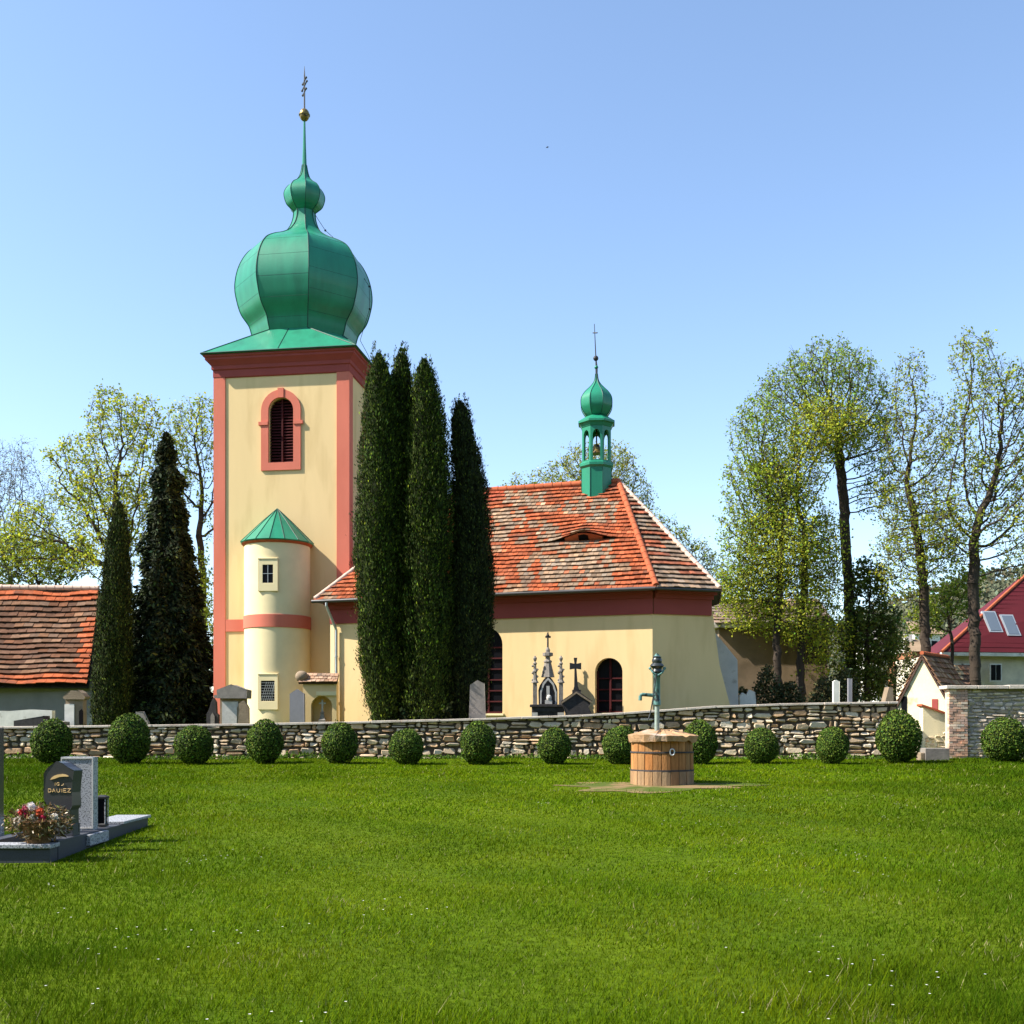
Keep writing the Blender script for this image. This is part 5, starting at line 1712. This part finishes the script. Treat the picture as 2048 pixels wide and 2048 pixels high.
MB().box(q0.x, q1.x, 120, 128, 0, hz(1268, 120)).build('wall', M['whitewash'], wh)
MB().prism([(q0.x - .4, 119.6, hz(1268, 120)), (q1.x + .4, 119.6, hz(1268, 120)), (q1.x - .5, 124, hz(1244, 124)), (q0.x + .5, 124, hz(1244, 124))], (0, .5, .1)).build('roof', M['brownwall'], wh)
for dxx in (1.0, 2.0):
    MB().box(q0.x + dxx - .3, q0.x + dxx + .3, 119.9, 119.99, hz(1300, 120), hz(1282, 120)).build('window', M['glass'], wh)
wh2 = thing('white_house', 'distant grey and white cottage left of the brick house', 'house', (at(1790, 1300, 130).x, 130, 0))
q0 = at(1752, 1300, 130); q1 = at(1812, 1300, 130)
MB().box(q0.x, q1.x, 130, 138, -.5, hz(1290, 130)).build('wall', M['whitewash'], wh2)
MB().prism([(q0.x - .4, 129.6, hz(1290, 130)), (q1.x + .4, 129.6, hz(1290, 130)), (q1.x - .5, 134, hz(1262, 134)), (q0.x + .5, 134, hz(1262, 134))], (0, .5, .1)).build('roof', M['sandstone'], wh2)
# white posts and stones over the wall
tag(MB().prism([at(1668, 1470, 40), at(1668, 1363, 40), at(1673, 1360, 40), at(1679, 1363, 40), at(1679, 1470, 40)], (0, .2, 0)).build('gate_post', M['whitewash'], None, yard(1674, 40), bevel=.01), 'white gate post standing above the rubble wall', 'post')
tag(MB().prism([at(1697, 1470, 41), at(1697, 1357, 41), at(1704, 1357, 41), at(1704, 1470, 41)], (0, .12, 0)).build('gate_post', M['slate'], None, yard(1700, 41), bevel=.01), 'thin grey post beside the lime trunk above the wall', 'post')
headstone('gravestone', 'white jagged gravestone in the shade beside the grey buttress', [(1480, 1470), (1480, 1392), (1486, 1386), (1494, 1390), (1500, 1380), (1510, 1384), (1512, 1400), (1512, 1470)], 44, .2, M['whitewash'])
tag(MB().prism([at(1764, 1470, 42), at(1771, 1402, 42), at(1778, 1374, 42), at(1786, 1376, 42), at(1790, 1470, 42)], (0, .5, 0)).build('slanted_roof', M['brownstone'], None, yard(1778, 42)), 'small brownish slanted roof behind the end of the rubble wall', 'tile heap')  # plain wedge standing for a small slanted roof

# brick pier and high stone wall at the right
hw_ = thing('high_stone_wall', 'high grey rubble wall with coping and brick pier at the right edge', 'stone wall', (15.5, 35.6, .55))
Yw = 35.6
wxx = lambda px: (px - CX) * Yw / F
zt = hz(1378, Yw)
bx0, bx1 = wxx(1897), wxx(1934)
pr_ = MB()
z = .4
r = 0
while z < zt - .02:
    x = bx0 + (.0 if r % 2 else -.12)
    while x < bx1:
        a, b = max(x + .006, bx0), min(x + .24, bx1)
        x += .25
        if b - a > .03:
            c = vary((.56, .34, .24) if random.random() < .55 else (.62, .47, .34), .16)
            j = random.uniform(-.012, .012)
            pr_.box(a, b, Yw - .05 + j, Yw + .12, z + .006, z + .074, c)
    # right flank
    pr_.box(bx1 - .1, bx1 + .004, Yw - .03, Yw + .05, z + .006, z + .074, vary((.42, .28, .2), .15))
    z += .08
    r += 1
pr_.build('brick_pier', M['brick'], hw_)
MB().box(bx0 + .01, bx1 - .01, Yw - .02, Yw + .3, .3, zt - .005).build('pier_core', mat('pale_lime_mortar', (.55, .46, .36), .95, .1, .2, 5), hw_)
sw = rubble(MB(), bx1 + .01, 21.0, Yw + .06, lambda x: zt - .01, lambda x: .5, np.random.default_rng(6), .07, .16, .15, .5, .02, .03, [(.52, .43, .33), (.56, .47, .36), (.46, .38, .29), (.6, .5, .38), (.52, .41, .29)])
sw.build('stonework', M['stone'], hw_)
MB().box(bx1 + .01, 21.0, Yw + .08, Yw + .5, .3, zt - .01).build('wall_core', mat('grey_lime_mortar', (.34, .3, .25), .97, .05, .2, 6), hw_)
kb = MB()
x = wxx(1890)
while x < 21:
    kb.box(x + .005, x + 1.0, Yw - .13, Yw + .55, zt + .001, zt + .12 + random.uniform(-.01, .01)); x += 1.01
kb.build('coping', M['coping'], hw_, bevel=.015)
# low pale wall between shed and pier
lw = thing('crumbling_wall', 'crumbling pale yellow wall stub between shed and brick pier', 'wall', (wxx(1870), 36.2, .5))
Yl = 36.2
lx = lambda px: (px - CX) * Yl / F
lz = lambda y: H + (HY - y) * Yl / F
MB().prism([(lx(1846), Yl, .3), (lx(1846), Yl, lz(1412)), (lx(1862), Yl, lz(1414)), (lx(1880), Yl, lz(1424)), (lx(1899), Yl, lz(1430)), (lx(1899), Yl, .3)], (0, .3, 0)).build('plaster_face', M['yellowwall'], lw)
rubble(MB(), lx(1848), lx(1897), Yl - .004, lambda x: 1.1 + .8 * hash2(int(x * 5), 3), lambda x: .4, np.random.default_rng(8), .07, .14, .12, .35, .03, .025, [(.72, .6, .42), (.68, .55, .38), (.6, .42, .28)]).build('exposed_stones', M['stone'], lw)
kb = MB()
kb.hexa([(lx(1842), Yl - .08, lz(1412)), (lx(1901), Yl - .08, lz(1432)), (lx(1901), Yl + .4, lz(1432)), (lx(1842), Yl + .4, lz(1412))], [(lx(1842), Yl - .08, lz(1408)), (lx(1901), Yl - .08, lz(1428)), (lx(1901), Yl + .4, lz(1428)), (lx(1842), Yl + .4, lz(1408))])
kb.build('coping', M['cap'], lw)
# stone trough on the grass by the wall end
tr = thing('stone_trough', 'weathered grey stone trough on the grass below the brick pier', 'trough', (at(1870, 1525, 34.6).x, 34.6, .53))
c = Vector((at(1872, 1525, 34.6).x, 34.7, .5))
tb2 = MB()
tb2.box(c.x - .38, c.x + .38, c.y - .22, c.y - .15, .45, .92).box(c.x - .38, c.x + .38, c.y + .15, c.y + .22, .45, .92).box(c.x - .38, c.x - .3, c.y - .149, c.y + .149, .45, .92).box(c.x + .3, c.x + .38, c.y - .149, c.y + .149, .45, .92).box(c.x - .299, c.x + .299, c.y - .149, c.y + .149, .45, .7)
tb2.build('basin', M['sandstone'], tr, bevel=.015)
MB().box(c.x - .52, c.x - .385, c.y - .2, c.y + .2, .45, .78).build('side_block', M['brownstone'], tr, bevel=.02)

# far wooded hill on the right
hb = MB()
hx = np.linspace(40, 420, 70); hy_ = np.linspace(300, 700, 24)
hv = []
for y in hy_:
    for x in hx:
        px = CX + x / 400 * F * (400 / max(y, 1)) if False else CX + x * F / 420
        crest = lerp(px, [1240, 1500, 1760, 1850, 1990, 2060, 3000], [0, 6, 44, 52, 60, 64, 70])
        t = (y - 300) / 150
        z = crest * min(1, max(0, t)) - 2 + 1.6 * math.sin(x * .22 + y * .13) + 1.2 * math.sin(x * .51 - y * .2)
        hv.append((x, y, z))
nxh = len(hx)
hb.add(hv, [[j * nxh + i, j * nxh + i + 1, (j + 1) * nxh + i + 1, (j + 1) * nxh + i] for j in range(len(hy_) - 1) for i in range(nxh - 1)])
hb.build('hill', M['hill'], smooth=80, kind='structure')
rng = np.random.default_rng(77)
n = 30000
x = rng.uniform(90, 330, n); y = rng.uniform(310, 470, n)
px = CX + x * F / 420
crest = np.interp(px, [1240, 1500, 1760, 1850, 1990, 2060, 3000], [0, 6, 44, 52, 60, 64, 70])
z = crest * np.clip((y - 300) / 150, 0, 1) + np.abs(rng.normal(0, 2.2, n)) * (.6 + .5 * np.sin(x * .7 + y * .3))
q = leaf_quads(np.stack([x, y, z], 1), rng.uniform(1.0, 2.4, n), np.array([[0, 0, 1.]]), .3, .7, rng)
o = fast_mesh('woods', q, 4, pal(n, (.10, .105, .065), .25, rng, .2), M['haze_tree'])  # haze greyed into the tree colour
tag(o, 'haze-greyed bare woodland covering the far hill', 'woods', kind='stuff')

# unseen hillside added behind the viewer to cut the sky light
hb = MB()
hx = np.linspace(-260, 260, 60); hy_ = np.linspace(-120, -24, 20)
hv = []
for y in hy_:
    for x in hx:
        t = min(1, max(0, (-24 - y) / 55))
        z = 42 * (t * t * (3 - 2 * t)) * (.8 + .2 * math.cos(x * .012)) + 1.2 * t * math.sin(x * .21 + y * .17) + .9 * t * math.sin(x * .47 - y * .3) - .3
        hv.append((x, y, z))
nxh = len(hx)
hb.add(hv, [[j * nxh + i, j * nxh + i + 1, (j + 1) * nxh + i + 1, (j + 1) * nxh + i] for j in range(len(hy_) - 1) for i in range(nxh - 1)])
hb.build('hill', M['hill'], smooth=80, kind='structure')  # out-of-view hillside, added to block low sky

# ------------------------------------------------------------------ well and pump
well = thing('well', 'round wooden staved well with a rough stone lid on the lawn', 'well', WELL)
wr, wz0, wz1 = .69, WELL.z - .1, WELL.z + 1.02
st = MB()
ns = 22
for k in range(ns):
    a0, a1 = 2 * PI * (k + .03) / ns, 2 * PI * (k + .97) / ns
    for (z0, z1, dr) in ((wz0, WELL.z + .30, .015), (WELL.z + .305, WELL.z + .72, .0), (WELL.z + .725, wz1 - .06, -.01)):
        c = vary((.32, .155, .055) if z0 > WELL.z + .3 else (.27, .17, .09), .14)
        j = random.uniform(-.006, .006)
        ri, ro = wr - .1, wr + dr + j
        P = lambda r_, a, z: (WELL.x + r_ * math.cos(a), WELL.y + r_ * math.sin(a), z)
        am = (a0 + a1) / 2
        st.hexa([P(ri, a0, z0), P(ro, a0, z0), P(ro * 1.004, am, z0), P(ro, a1, z0), P(ri, a1, z0)], [P(ri, a0, z1), P(ro, a0, z1), P(ro * 1.004, am, z1), P(ro, a1, z1), P(ri, a1, z1)], c)
st.build('stave_body', M['wood'], well, bevel=.006)
hp_ = MB()
for z in (WELL.z + .30, WELL.z + .70):
    hp_.lathe([(wr - .02, z), (wr + .016, z), (wr + .016, z + .035), (wr - .02, z + .035)], (WELL.x, WELL.y, 0), 48, cap=False)
hp_.build('hoop', M['darkstone'], well, smooth=40)
MB().lathe([(wr - .09, wz0), (wr - .09, wz1 - .05)], (WELL.x, WELL.y, 0), 32).build('inner_lining', M['dark'], well)
# eyelet hasp
hA = R(-80)
hc = Vector((WELL.x + (wr + .03) * math.cos(hA), WELL.y + (wr + .03) * math.sin(hA), WELL.z + .73))
hs_ = MB()
for k in range(10):
    a, b = 2 * PI * k / 10, 2 * PI * (k + 1) / 10
    hs_.tube(hc + Vector((.05 * math.cos(a), 0, .07 * math.sin(a))), hc + Vector((.05 * math.cos(b), 0, .07 * math.sin(b))), .014, n=6)
hs_.build('hasp', M['zinc'], well)
# irregular lid
ld_ = MB()
rng = np.random.default_rng(4)
nl = 40
rim_t, rim_b, mid = [], [], []
for k in range(nl):
    a = 2 * PI * k / nl
    e = .80 + .025 * math.sin(3 * a + 1) + .014 * math.sin(8 * a) + .015 * rng.normal()
    zt_ = WELL.z + 1.09 + .012 * math.sin(2 * a) + .01 * rng.normal()
    rim_t.append((WELL.x + e * math.cos(a), WELL.y + e * math.sin(a), zt_))
    rim_b.append((WELL.x + (e - .03) * math.cos(a), WELL.y + (e - .03) * math.sin(a), wz1 - .06 + .045 * rng.normal() * (.6 if k % 3 else 1.1)))
    mid.append((WELL.x + .3 * math.cos(a), WELL.y + .1 + .3 * math.sin(a), WELL.z + 1.19 + .015 * rng.normal()))
ctr = (WELL.x, WELL.y + .1, WELL.z + 1.215)
ld_.add(rim_b + rim_t + mid + [ctr], [[k, (k + 1) % nl, nl + (k + 1) % nl, nl + k] for k in range(nl)] + [[nl + k, nl + (k + 1) % nl, 2 * nl + (k + 1) % nl, 2 * nl + k] for k in range(nl)]
        + [[2 * nl + k, 2 * nl + (k + 1) % nl, 3 * nl] for k in range(nl)] + [list(range(nl))[::-1]])
ld_.build('stone_lid', M['slab'], well)
# pump
PX = (1314 - CX) * 24.45 / F
PY = 24.45
kz = lambda y: H + (HY - y) * PY / F
kx = lambda px: (px - CX) * PY / F
pump = thing('water_pump', 'tall green cast iron hand pump standing on the well lid', 'pump', (PX, PY, WELL.z + 1.2))
MB().tube((PX, PY, kz(1480)), (PX, PY, kz(1395)), .055, .052, 14).lathe([(.13, kz(1481)), (.13, kz(1478)), (.07, kz(1474))], (PX, PY, 0), 14).build('lower_pipe', mat('pale_green_pipe_paint', (.24, .3, .26), .5, .4, .25, 12, stain=(.08,.07,.05), stain_scale=6), pump, smooth=40)
MB().lathe([(.06, kz(1412)), (.085, kz(1410)), (.085, kz(1402)), (.072, kz(1398)), (.072, kz(1352)), (.09, kz(1350)), (.09, kz(1346))], (PX, PY, 0), 14).build('pump_barrel', M['pump'], pump, smooth=40)
hd = MB()
hd.lathe([(.09, kz(1347)), (.12, kz(1343)), (.10, kz(1338)), (.13, kz(1334)), (.16, kz(1332)), (.13, kz(1328)), (.1, kz(1326)), (.115, kz(1322)), (.105, kz(1318)), (.09, kz(1316)), (.1, kz(1314)), (.055, kz(1311.5))], (PX, PY, 0), 14)
hd.build('pump_head', M['pumpdark'], pump, smooth=40)
MB().lathe(spline([(.05, kz(1329)), (.1, kz(1326)), (.095, kz(1320)), (.06, kz(1314)), (.02, kz(1309.5))], 4), (PX, PY, .03), 12).build('finial', M['pump'], pump, smooth=40)
yk = MB()
for s in (-1, 1):
    yk.poly([(PX, PY - .1, kz(1352)), (PX + s * .1, PY - .1, kz(1346)), (PX + s * .155, PY - .06, kz(1338))], .022, 8)
    yk.ball((PX + s * .16, PY - .05, kz(1337)), .035, 8, 6)
yk.build('yoke', M['pump'], pump, smooth=50)
MB().poly([(PX - .03, PY - .12, kz(1348)), (PX - .09, PY - .14, kz(1388)), (PX - .17, PY - .16, kz(1428)), (PX - .22, PY - .17, kz(1441))], [.016, .014, .014, .018], 8).build('handle', M['pumpdark'], pump, smooth=50)
spt = MB().poly([(PX - .05, PY, kz(1391)), (kx(1284), PY - .03, kz(1389)), (kx(1280.5), PY - .03, kz(1391)), (kx(1280), PY - .03, kz(1401))], [.045, .04, .04, .04], 10)
spt.build('spout', M['pump'], pump, smooth=50)

# ------------------------------------------------------------------ graves in the left foreground
GX0, GX1, GY0, GY1 = -6.42, -5.46, 13.0, 16.5
kg = thing('grave_kerb', 'dark stone grave kerb with pale top edges in the left foreground', 'grave', (-5.9, 14.5, .03))
gzt = .24
MB().box(GX0, GX1, GY0, GY0 + .22, -.08, gzt - .05).build('front_kerb', M['kerb'], kg, bevel=.008)
MB().box(GX0 - .02, GX1 + .02, GY0 - .03, GY0 + .24, gzt - .048, gzt).build('front_cap', M['granite_grey'], kg, bevel=.006)
MB().box(GX1 - .2, GX1, GY0 + .242, GY1, -.08, gzt + .02).build('side_kerb', M['kerb'], kg, bevel=.008)
MB().box(GX0, GX0 + .2, GY0 + .242, GY1, -.08, gzt + .02).build('side_kerb', M['kerb'], kg, bevel=.008)
MB().box(GX0 + .202, GX1 - .202, GY1 - .2, GY1, 0, gzt + .02).build('rear_kerb', M['kerb'], kg, bevel=.008)
MB().box(GX0 + .201, GX1 - .201, GY0 + .243, GY1 - .203, -.05, gzt - .06).build('soil_bed', M['soil'], kg)
MB().box(GX1 - .48, GX1 + .03, 15.4, 16.55, gzt + .022, gzt + .06).build('cover_slab', M['granite_grey'], kg, bevel=.006)
# dark headstone with gilt inscription
Yh = 13.75
qx = lambda px: (px - CX) * Yh / F
qz = lambda y: H + (HY - y) * Yh / F
hd_ = thing('headstone', 'dark polished headstone with peaked top, gold arc and gilt lettering', 'gravestone', (qx(121), Yh, .15))
pts = [(97, 1665), (97, 1612), (91, 1604), (88, 1595), (88, 1548), (91, 1541), (97, 1534), (113.5, 1523), (125, 1526), (136, 1534), (147, 1540), (148, 1541), (145, 1565), (144, 1585), (145, 1612), (140, 1620), (140, 1665)]
MB().prism([(qx(x), Yh, qz(y)) for x, y in pts], (.05, .14, 0)).build('slab', M['granite_black'], hd_, bevel=.006)
MB().box(qx(94), qx(148), Yh - .03, Yh + .2, .15, qz(1648)).build('foot', M['kerb'], hd_, bevel=.006)
arcp = [(101, 1559.5), (104, 1555), (109, 1551.5), (116, 1549), (125, 1548), (131, 1549), (136, 1551), (138, 1552.5), (136, 1553.2), (128, 1553), (119, 1554), (110, 1557.5)]
MB().prism([(qx(x), Yh - .014, qz(y)) for x, y in arcp], (0, .012, 0)).build('gold_arc', M['letters'], hd_)
# inscription strokes (the photo shows two short rows of worn gilt capitals)
ins = MB()


def stroke(x0, y0, x1, y1, t=1.0):
    a, b = Vector((qx(x0), Yh - .006, qz(y0))), Vector((qx(x1), Yh - .006, qz(y1)))
    ins.tube(a, b, t * Yh / F * .5, n=6)


def glyph(ch, x, y, w_, h_):
    G = {'I': [(.5, 0, .5, 1)], 'G': [(1, .15, .6, 0), (.6, 0, .1, .3), (.1, .3, .1, .8), (.1, .8, .6, 1), (.6, 1, 1, .85), (1, .85, 1, .55), (1, .55, .6, .55)],
         'J': [(1, .3, .9, .8), (.9, .8, .2, 1)], 'D': [(0, 0, 0, 1), (0, 0, .8, .1), (.8, .1, .9, .5), (.9, .5, .8, .9), (.8, .9, 0, 1)],
         'A': [(0, 1, .5, 0), (.5, 0, 1, 1), (.25, .65, .75, .65)], 'U': [(0, 0, .1, .85), (.1, .85, .5, 1), (.5, 1, .9, .85), (.9, .85, 1, 0)],
         'E': [(0, 0, 0, 1), (0, 0, 1, 0), (0, .5, .8, .5), (0, 1, 1, 1)], 'Z': [(0, 0, 1, 0), (1, 0, 0, 1), (0, 1, 1, 1)]}
    for a, b, c, d in G[ch]:
        stroke(x + a * w_, y + b * h_, x + c * w_, y + d * h_)


for ch, x in (('I', 108), ('G', 113.5), ('J', 122)): glyph(ch, x, 1565, 5.5, 6)
ins.build('inscription', M['letters'], hd_)
ins = MB()
for ch, x in (('D', 97), ('A', 105), ('U', 114), ('I', 121), ('E', 127), ('Z', 135.5)): glyph(ch, x, 1577.5, 6.3, 7)
ins.build('inscription', M['letters'], hd_)
# speckled granite stele behind
Ys = 14.55
rx = lambda px: (px - CX) * Ys / F
rz = lambda y: H + (HY - y) * Ys / F
ss = thing('speckled_headstone', 'tall speckled grey granite headstone behind the dark peaked one', 'gravestone', (rx(155), Ys, .2))
MB().box(rx(122), rx(187), Ys, Ys + .16, .2, rz(1514)).build('slab', M['granite_grey'], ss, bevel=.006)
MB().ring(Vector((0, Ys, 0)), Vector((1, 0, 0)), Vector((0, 1, 0)), [(rx(124.5), rz(1655)), (rx(184.5), rz(1655)), (rx(184.5), rz(1518)), (rx(124.5), rz(1518))], [(rx(122.3), rz(1657)), (rx(186.7), rz(1657)), (rx(186.7), rz(1514.6)), (rx(122.3), rz(1514.6))], -.012, -.001).build('polished_border', M['marble'], ss)
MB().box(rx(150), rx(207), Ys - .45, Ys + .2, .1, rz(1663)).build('base', M['granite_grey'], ss, bevel=.008)
# lantern
lt = thing('grave_lantern', 'dark grave lantern standing beside the speckled headstone', 'lantern', (rx(205), 15.0, gzt))
Yt = 15.0
lx2 = lambda px: (px - CX) * Yt / F
lz2 = lambda y: H + (HY - y) * Yt / F
c0 = (lx2(205), Yt, 0)
MB().lathe([(.088, gzt + .03), (.088, gzt + .06), (.075, gzt + .07)], c0, 4, PI / 4).build('metal_base', M['iron'], lt)
MB().lathe([(.075, lz2(1598)), (.1, lz2(1596)), (.1, lz2(1593)), (.04, lz2(1590))], c0, 4, PI / 4).build('metal_roof', M['iron'], lt)
MB().lathe([(.066, gzt + .071), (.066, lz2(1598))], c0, 4, PI / 4).build('glass', M['glass'], lt)
lps = MB()
for k in range(4):
    a = PI / 4 + k * PI / 2
    lps.tube((c0[0] + .078 * math.cos(a), c0[1] + .078 * math.sin(a), gzt + .07), (c0[0] + .078 * math.cos(a), c0[1] + .078 * math.sin(a), lz2(1598)), .008, n=6)
lps.build('corner_bar', M['granite_grey'], lt)
# flower basket on the kerb
Yf = 13.15
fl = thing('flower_basket', 'basket of dried stems with pink, red and white flowers on the grave', 'flower basket', ((75 - CX) * Yf / F, Yf, gzt))
fx = lambda px: (px - CX) * Yf / F
fz_ = lambda y: H + (HY - y) * Yf / F
MB().lathe(spline([(.13, gzt), (.16, gzt + .1), (.2, gzt + .22), (.22, gzt + .26)], 3), (fx(75), Yf + .02, 0), 18).build('pot', mat('brown_wicker', (.16, .09, .04), .9, .1, .4, 25, .5, 60), fl, smooth=50)
rng = np.random.default_rng(12)
n = 1900
d = unit(rng.normal(size=(n, 3))); d[:, 2] = d[:, 2] * .8
p = np.array([fx(78), Yf, gzt + .25]) + d * np.array([.43, .26, .3]) * rng.uniform(.25, 1, (n, 1)) ** .5
q = leaf_quads(p, rng.uniform(.03, .1, n), unit(d), .5, .22, rng)
cc = pal(n, (.15, .10, .045), .6, rng, .15)
wht = rng.uniform(0, 1, n) < .10
cc[wht] = np.array([.6, .52, .4])
grn = rng.uniform(0, 1, n) < .12
cc[grn] = np.array([.06, .09, .02])
fast_mesh('dried_stems', q, 4, cc, M['dryleaf'], fl)
blooms = [(72, 1612, .055, (.75, .68, .66)), (52, 1622, .05, (.5, .05, .05)), (63, 1628, .055, (.62, .03, .16)), (90, 1622, .055, (.55, .1, .04)), (95, 1634, .045, (.6, .04, .12)), (76, 1634, .05, (.78, .74, .72)), (44, 1640, .05, (.7, .62, .52)), (82, 1618, .04, (.8, .4, .25)), (118, 1632, .045, (.72, .66, .58)), (60, 1616, .04, (.35, .06, .1)), (40, 1648, .04, (.66, .6, .52))]
for bx_, by_, br_, bc_ in blooms:
    m_ = 46
    d = unit(rng.normal(size=(m_, 3)))
    c = np.array([fx(bx_), Yf - .1 - .06 * rng.uniform(), fz_(by_)])
    q = leaf_quads(c + d * br_ * .75, np.full(m_, br_ * .9), d, .1, .8, rng)
    fast_mesh('flower', q, 4, pal(m_, bc_, .16, rng, .1), M['petal'], fl)
# dark stele at the frame edge
de = thing('dark_stele', 'tall dark granite stele cut by the left edge of the photo', 'gravestone', (-6.75, 14.1, .05))
MB().box(-7.05, (8 - CX) * 14.2 / F, 14.0, 14.2, H + (HY - 1636) * 14 / F, H + (HY - 1456) * 14 / F).build('slab', M['granite_black'], de, bevel=.006)
MB().box(-7.1, (9 - CX) * 14.3 / F, 13.6, 14.3, -.05, H + (HY - 1636) * 13.6 / F - .002).build('plinth', M['granite_grey'], de, bevel=.008)

# bird high in the sky
bd = MB()
bp0 = at(1094.5, 294.5, 120)
bd.lathe(spline([(.004, -.12), (.045, -.05), (.05, .03), (.02, .11), (.004, .14)], 4), (bp0.x, bp0.y, bp0.z), 8)
bd.prism([bp0 + Vector(v) for v in ((0, 0, .05), (.12, .02, .09), (.2, .03, .05), (.1, .02, .0), (0, 0, -.02))], (0, .012, 0))
bd.prism([bp0 + Vector(v) for v in ((0, -.02, .05), (-.1, -.02, .0), (-.16, -.03, -.08), (-.08, -.02, -.07), (0, -.02, -.02))], (0, .012, 0))
tag(bd.build('bird', M['bird'], None, tuple(bp0)), 'tiny dark bird flying high in the blue sky', 'bird')
